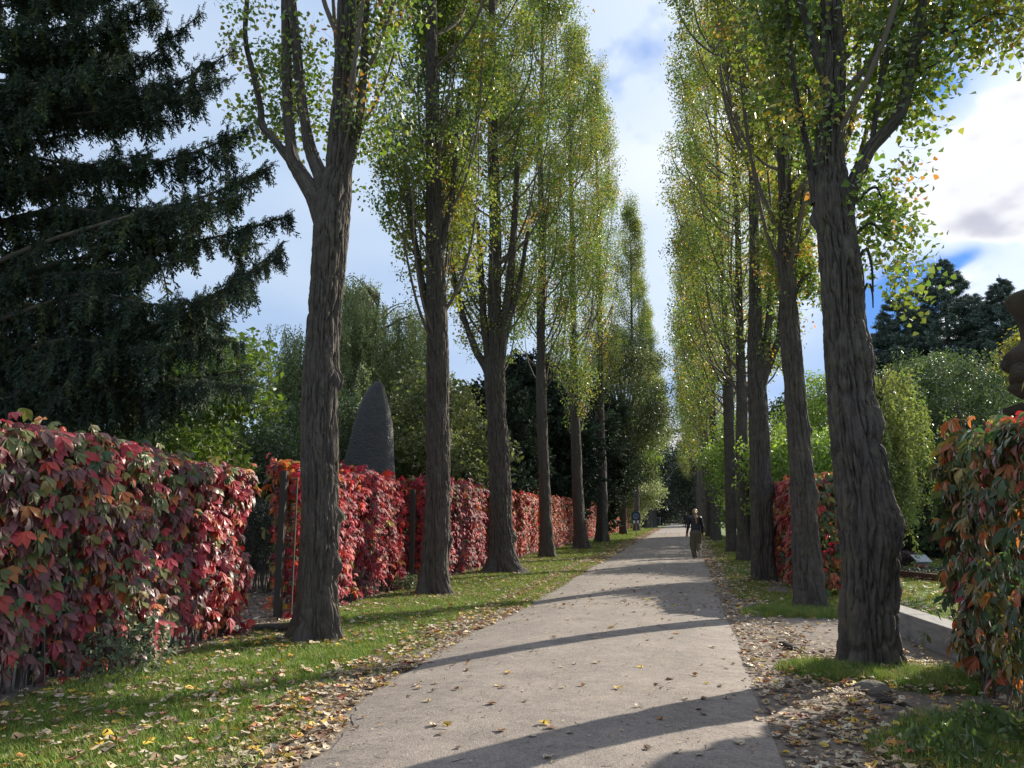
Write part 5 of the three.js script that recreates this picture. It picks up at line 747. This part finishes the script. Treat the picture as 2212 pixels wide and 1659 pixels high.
{ // far end: brick gatehouse, bin, pale marker
  const z = -150, a = gz(1436, z), b = gz(1486, z), w = b.x - a.x, t = thing('brick_gatehouse', 'red brick gatehouse with a white-lintelled dark opening at the path end', 'building', V((a.x + b.x) / 2, 0, z));
  const brick = std({ map: tex(256, (u, v) => { const r = Math.floor(v * 16), x = (u * 8 + (r % 2) * 0.5) % 1, y = (v * 16) % 1, j = x < 0.05 || y < 0.12, k = 0.8 + 0.4 * h3(Math.floor(u * 8 + (r % 2) * 0.5), r, 3); return j ? [0.25, 0.22, 0.2] : [0.24 * k, 0.08 * k, 0.06 * k]; }, 1, true), roughness: 0.9 });
  const bx = (n, x0, x1, y0, y1, z0, z1, mt) => { const o = mesh(n, new RoundedBoxGeometry(x1 - x0, y1 - y0, z1 - z0, 1, 0.02), mt, t); o.position.set((x0 + x1) / 2, (y0 + y1) / 2, (z0 + z1) / 2); return o; };
  bx('wall', -w / 2, -w * 0.32, 0, 3.6, -2, 0, brick); bx('wall', w * 0.1, w / 2, 0, 3.6, -2, 0, brick); bx('wall', -w * 0.32, w * 0.1, 2.45, 3.6, -2, -0.004, brick); bx('lintel', -w * 0.36, w * 0.14, 2.2, 2.45, -2, 0.05, std({ color: col(0.6, 0.58, 0.54), roughness: 0.8 })); bx('door', -w * 0.32, w * 0.1, 0, 2.2, -1.2, -1.1, std({ color: col(0.03, 0.035, 0.04), roughness: 0.6 }));
  const rf = mesh('roof', new THREE.CylinderGeometry(0.02, w * 0.62, 1.5, 4, 1).rotateY(Math.PI / 4).scale(1, 1, 0.42), std({ color: col(0.16, 0.06, 0.045), roughness: 0.9 }), t); rf.position.set(0, 4.35, -1);
  const q = G(1420, 1136), bn = thing('litter_bin', 'dark litter bin far down the left side of the path', 'bin', q), dk = std({ color: col(0.018, 0.02, 0.024), roughness: 0.5 });
  mesh('body', new THREE.CylinderGeometry(0.5, 0.42, 1.05, 28).translate(0, 0.55, 0), dk, bn); mesh('lid', new THREE.SphereGeometry(0.53, 28, 10, 0, 6.283, 0, Math.PI / 2).scale(1, 0.4, 1).translate(0, 1.08, 0), dk, bn); mesh('rim', new THREE.TorusGeometry(0.51, 0.03, 8, 32).rotateX(Math.PI / 2).translate(0, 1.08, 0), dk, bn);
  const s = G(1396, 1137), sh = new THREE.Shape(); sh.moveTo(-0.3, 0); sh.lineTo(0.3, 0); sh.lineTo(0.3, 0.75); sh.absarc(0, 0.75, 0.3, 0, Math.PI, false); sh.lineTo(-0.3, 0);
  const g = mesh('gravestone', new THREE.ExtrudeGeometry(sh, { depth: 0.14, bevelEnabled: true, bevelSize: 0.015, bevelThickness: 0.015, bevelSegments: 2 }), M.concrete, scene); g.position.copy(s); tag(g, 'small pale round-topped gravestone beside the far left poplars', 'gravestone');
}
// ---------------------------------------------------------------- people: smooth fields over tapered bones
function fieldGeo(bones, cell = 0.02, k = 0.03) {                   // bones: [ax,ay,az, ra, bx,by,bz, rb, flat]
  const lo = V(9, 9, 9), hi = V(-9, -9, -9);
  for (const b of bones) { const r = Math.max(b[3], b[7]) + 0.04; lo.min(V(b[0] - r, b[1] - r, b[2] - r)).min(V(b[4] - r, b[5] - r, b[6] - r)); hi.max(V(b[0] + r, b[1] + r, b[2] + r)).max(V(b[4] + r, b[5] + r, b[6] + r)); }
  const S = Math.max(hi.x - lo.x, hi.y - lo.y, hi.z - lo.z), N = Math.min(150, Math.ceil(S / cell) + 6), c = lo.clone().add(hi).multiplyScalar(0.5), half = S / 2 * N / (N - 6);
  const mc = new MarchingCubes(N, M.twig, false, false, 160000); mc.isolation = 0; let o = 0;
  for (let z = 0; z < N; z++) for (let y = 0; y < N; y++) for (let x = 0; x < N; x++, o++) {
    const px = c.x + (x - N / 2) / (N / 2) * half, py = c.y + (y - N / 2) / (N / 2) * half, pq = c.z + (z - N / 2) / (N / 2) * half; let d = 1;
    for (const b of bones) {
      const f = b[8] || 1, ax = px - b[0], ay = py - b[1], az = (pq - b[2]) / f, bx = b[4] - b[0], by = b[5] - b[1], bz = (b[6] - b[2]) / f, t = clamp((ax * bx + ay * by + az * bz) / (bx * bx + by * by + bz * bz + 1e-9)), e = Math.hypot(ax - bx * t, ay - by * t, az - bz * t) - lerp(b[3], b[7], t);
      if (e > d + k) continue; const h = clamp(0.5 + 0.5 * (d - e) / k); d = lerp(d, e, h) - k * h * (1 - h);
    }
    mc.field[o] = -d;
  }
  mc.update(); const n = mc.count, g = new THREE.BufferGeometry(), P = new Float32Array(mc.positionArray.slice(0, n * 3)), Q = new Float32Array(mc.normalArray.slice(0, n * 3));
  for (let i = 0; i < n; i++) { P[3 * i] = P[3 * i] * half + c.x; P[3 * i + 1] = P[3 * i + 1] * half + c.y; P[3 * i + 2] = P[3 * i + 2] * half + c.z; }
  g.setAttribute('position', new THREE.BufferAttribute(P, 3)); g.setAttribute('normal', new THREE.BufferAttribute(Q, 3)); return g;
}
function handBones(w, d, side, s = 1) {                              // wrist point, direction of the hand, +1 thumb towards +x
  const x = V(side, 0, 0), y = d.clone().normalize(), z = V(0, 0, 0).crossVectors(x, y).normalize(), B = [], at = (a, b, c) => w.clone().addScaledVector(x, a * s).addScaledVector(y, b * s).addScaledVector(z, c * s), bone = (p, r, q, r2) => B.push([p.x, p.y, p.z, r * s, q.x, q.y, q.z, r2 * s]);
  for (const a of [-0.026, -0.009, 0.009, 0.026]) bone(at(a * 0.6, 0.0, 0), 0.018, at(a, 0.075, 0), 0.013);
  [[-0.03, 0.055], [-0.010, 0.068], [0.010, 0.074], [0.030, 0.066]].forEach(([a, l]) => { const k = at(a, 0.085, 0), m = at(a * 1.05, 0.085 + l * 0.5, -0.012), e = at(a * 1.02, 0.085 + l * 0.88, -0.038); bone(k, 0.0095, m, 0.0085); bone(m, 0.0085, e, 0.007); });
  bone(at(0.026, 0.025, 0), 0.014, at(0.052, 0.062, -0.012), 0.010); bone(at(0.052, 0.062, -0.012), 0.010, at(0.056, 0.095, -0.024), 0.008); return B;
}
const joinGeo = (l) => { const q = l.map((g) => { const h = new THREE.BufferGeometry(); h.setAttribute('position', g.attributes.position); h.setAttribute('normal', g.attributes.normal); return h; }); return mergeGeometries(q); };
const skin = std({ color: col(0.42, 0.25, 0.18), roughness: 0.6 });
// the walking woman, seen from behind; +x her right, -z ahead
{
  const f = G(1505, 1209), t = thing('person', 'woman in navy vest and wide khaki trousers walking away, long blonde ponytail', 'person', V(f.x, pathY(f.x, f.z), f.z)); t.scale.setScalar(1.0); t.rotation.y = 0.02;
  const head = [[0, 1.585, -0.012, 0.078, 0, 1.625, 0.0, 0.080], [0, 1.54, -0.045, 0.05, 0, 1.575, -0.05, 0.062], [0, 1.585, -0.098, 0.012, 0, 1.56, -0.108, 0.016], [-0.079, 1.585, 0, 0.016, -0.08, 1.61, 0.006, 0.019], [0.079, 1.585, 0, 0.016, 0.08, 1.61, 0.006, 0.019], [-0.03, 1.598, -0.082, 0.014, 0.03, 1.598, -0.082, 0.014], [-0.022, 1.535, -0.092, 0.010, 0.022, 1.535, -0.092, 0.010]];
  const body = [[0, 1.42, 0.01, 0.055, 0, 1.54, -0.005, 0.05], [-0.13, 1.365, 0.01, 0.065, 0.13, 1.365, 0.01, 0.065], [0, 1.30, 0, 0.14, 0, 1.08, 0, 0.115, 0.72], [0, 1.05, 0, 0.125, 0, 0.92, 0.01, 0.15, 0.75],
    [-0.185, 1.38, 0.01, 0.052, -0.245, 1.10, 0.03, 0.042], [-0.245, 1.10, 0.03, 0.042, -0.30, 0.85, -0.03, 0.028], [0.185, 1.38, 0.01, 0.052, 0.235, 1.10, 0.02, 0.042], [0.235, 1.10, 0.02, 0.042, 0.235, 0.85, -0.10, 0.028],
    [-0.09, 0.90, 0, 0.095, -0.115, 0.48, -0.03, 0.06], [-0.115, 0.48, -0.03, 0.06, -0.055, 0.09, -0.02, 0.035], [0.09, 0.90, 0, 0.095, 0.09, 0.47, -0.03, 0.06], [0.09, 0.47, -0.03, 0.06, 0.095, 0.27, 0.30, 0.036]];
  mesh('body', joinGeo([fieldGeo(body, 0.02, 0.05), fieldGeo(head, 0.008, 0.03), fieldGeo(handBones(V(-0.30, 0.86, -0.03), V(-0.10, -1, -0.1), 1), 0.004, 0.008), fieldGeo(handBones(V(0.235, 0.86, -0.10), V(0.0, -1, -0.15), -1), 0.004, 0.008)]), skin, t);
  const hair = mesh('hair', fieldGeo([[0, 1.635, 0.012, 0.082, 0, 1.60, 0.022, 0.080], [-0.05, 1.60, 0.01, 0.045, 0.05, 1.60, 0.01, 0.045], [0, 1.63, 0.095, 0.030, 0.005, 1.56, 0.125, 0.040], [0.005, 1.56, 0.125, 0.042, 0.02, 1.42, 0.135, 0.046], [0.02, 1.42, 0.135, 0.046, 0.035, 1.26, 0.15, 0.026], [0.035, 1.26, 0.15, 0.024, 0.03, 1.19, 0.15, 0.008]], 0.008, 0.03), std({ color: col(0.34, 0.21, 0.10), roughness: 0.5 }), t);
  const black = std({ color: col(0.014, 0.014, 0.017), roughness: 0.85 }), navy = std({ color: col(0.017, 0.02, 0.034), roughness: 0.5 }), khaki = std({ color: col(0.115, 0.10, 0.068), roughness: 0.9 });
  mesh('sleeve', fieldGeo([[-0.18, 1.38, 0.01, 0.062, -0.247, 1.10, 0.03, 0.050], [-0.247, 1.10, 0.03, 0.050, -0.30, 0.855, -0.03, 0.036]], 0.014, 0.03), black, t); mesh('sleeve', fieldGeo([[0.18, 1.38, 0.01, 0.062, 0.237, 1.10, 0.02, 0.050], [0.237, 1.10, 0.02, 0.050, 0.235, 0.855, -0.10, 0.036]], 0.014, 0.03), black, t);
  const puff = []; for (let i = 0; i < 6; i++) { const y = 1.36 - i * 0.078, w = [0.155, 0.165, 0.155, 0.145, 0.148, 0.155][i]; puff.push([-w + 0.055, y, 0.005, 0.066, w - 0.055, y, 0.005, 0.066, 1.75]); }
  puff.push([-0.05, 1.44, 0.01, 0.045, 0.05, 1.44, 0.01, 0.045, 1.5], [-0.15, 1.385, 0.01, 0.083, 0.15, 1.385, 0.01, 0.083, 1.2]); mesh('vest', fieldGeo(puff, 0.012, 0.018), navy, t);
  mesh('trousers', fieldGeo([[-0.04, 0.97, 0.0, 0.125, 0.04, 0.97, 0.0, 0.125, 0.85], [-0.05, 0.88, 0.01, 0.14, 0.05, 0.88, 0.01, 0.14, 0.95], [-0.09, 0.85, 0.01, 0.115, -0.115, 0.48, -0.03, 0.098], [-0.115, 0.48, -0.03, 0.098, -0.06, 0.09, -0.015, 0.088], [0.09, 0.85, 0.01, 0.115, 0.085, 0.48, -0.03, 0.098], [0.085, 0.48, -0.03, 0.098, 0.09, 0.31, 0.25, 0.088]], 0.016, 0.045), khaki, t);
  const white = std({ color: col(0.62, 0.6, 0.56), roughness: 0.7 }), sole = std({ color: col(0.30, 0.29, 0.27), roughness: 0.9 });
  mesh('shoe', fieldGeo([[-0.055, 0.05, 0.02, 0.042, -0.055, 0.045, -0.15, 0.036], [-0.055, 0.09, 0.01, 0.038, -0.055, 0.06, -0.04, 0.04]], 0.007, 0.02), white, t);
  const sh = mesh('shoe', fieldGeo([[0.097, 0.27, 0.325, 0.040, 0.10, 0.07, 0.275, 0.036], [0.097, 0.28, 0.29, 0.036, 0.10, 0.17, 0.265, 0.04]], 0.007, 0.02), white, t);
  mesh('sole', fieldGeo([[0.097, 0.265, 0.345, 0.036, 0.10, 0.055, 0.292, 0.033]], 0.006, 0.02), sole, sh);
}
function walker(name, label, f, coatC, legC, H, swing) {
  const t = thing(name, label, 'person', V(f.x, pathY(f.x, f.z), f.z)); t.scale.setScalar(H / 1.75);
  const s = swing;
  mesh('body', joinGeo([fieldGeo([[0, 1.45, 0, 0.055, 0, 1.6, 0, 0.055], [0, 1.62, -0.01, 0.078, 0, 1.66, 0, 0.083], [0, 1.57, -0.05, 0.05, 0, 1.6, -0.06, 0.055], [0, 1.62, -0.10, 0.012, 0, 1.6, -0.11, 0.016], [-0.08, 1.62, 0, 0.018, -0.08, 1.64, 0, 0.018], [0.08, 1.62, 0, 0.018, 0.08, 1.64, 0, 0.018], [0, 1.35, 0, 0.14, 0, 1.0, 0, 0.14, 0.75], [-0.17, 1.42, 0, 0.055, -0.26, 0.9, 0.05 * s, 0.03], [0.17, 1.42, 0, 0.055, 0.26, 0.9, -0.05 * s, 0.03], [-0.09, 0.95, 0, 0.09, -0.09, 0.5, -0.06 * s, 0.06], [-0.09, 0.5, -0.06 * s, 0.06, -0.08, 0.08, 0.02 * s, 0.04], [0.09, 0.95, 0, 0.09, 0.09, 0.5, 0.02 * s, 0.06], [0.09, 0.5, 0.02 * s, 0.06, 0.09, 0.1, 0.20 * s, 0.04]], 0.02, 0.04), fieldGeo(handBones(V(-0.26, 0.91, 0.05 * s), V(-0.05, -1, 0), 1), 0.006, 0.008), fieldGeo(handBones(V(0.26, 0.91, -0.05 * s), V(0.05, -1, 0), -1), 0.006, 0.008)]), skin, t);
  const coat = std({ color: coatC, roughness: 0.85 }), leg = std({ color: legC, roughness: 0.85 });
  mesh('coat', fieldGeo([[-0.13, 1.42, 0, 0.09, 0.13, 1.42, 0, 0.09], [-0.07, 1.3, 0, 0.145, -0.06, 0.86, 0, 0.15, 0.85], [0.07, 1.3, 0, 0.145, 0.06, 0.86, 0, 0.15, 0.85], [-0.19, 1.41, 0, 0.07, -0.25, 1.15, 0.05 * s, 0.06], [-0.25, 1.15, 0.05 * s, 0.06, -0.26, 0.92, 0.05 * s, 0.048], [0.19, 1.41, 0, 0.07, 0.25, 1.15, -0.05 * s, 0.06], [0.25, 1.15, -0.05 * s, 0.06, 0.26, 0.92, -0.05 * s, 0.048]], 0.018, 0.04), coat, t);
  mesh('trousers', fieldGeo([[-0.09, 0.9, 0, 0.105, -0.09, 0.5, -0.06 * s, 0.078], [-0.09, 0.5, -0.06 * s, 0.078, -0.08, 0.1, 0.02 * s, 0.062], [0.09, 0.9, 0, 0.105, 0.09, 0.5, 0.02 * s, 0.078], [0.09, 0.5, 0.02 * s, 0.078, 0.09, 0.12, 0.20 * s, 0.062]], 0.018, 0.03), leg, t);
  mesh('hair', fieldGeo([[0, 1.68, 0.012, 0.082, 0, 1.64, 0.03, 0.075]], 0.012, 0.02), std({ color: col(0.03, 0.022, 0.016), roughness: 0.6 }), t);
  const shoe = std({ color: col(0.012, 0.012, 0.012), roughness: 0.5 }); mesh('shoe', fieldGeo([[-0.08, 0.05, 0.04 * s, 0.045, -0.08, 0.04, -0.13 + 0.02 * s, 0.038]], 0.012, 0.02), shoe, t); mesh('shoe', fieldGeo([[0.09, 0.13, 0.24 * s, 0.045, 0.09, 0.045, 0.10 * s, 0.04]], 0.012, 0.02), shoe, t);
}
walker('person', 'man in black coat and black trousers walking far ahead of the woman', G(1483, 1142), col(0.010, 0.011, 0.017), col(0.010, 0.010, 0.012), 1.78, 1);
walker('person', 'faint dark-clad walker farthest away, near the brick gatehouse', G(1469, 1132.5), col(0.02, 0.022, 0.03), col(0.018, 0.02, 0.026), 1.7, -1);
renderer.render(scene, camera);
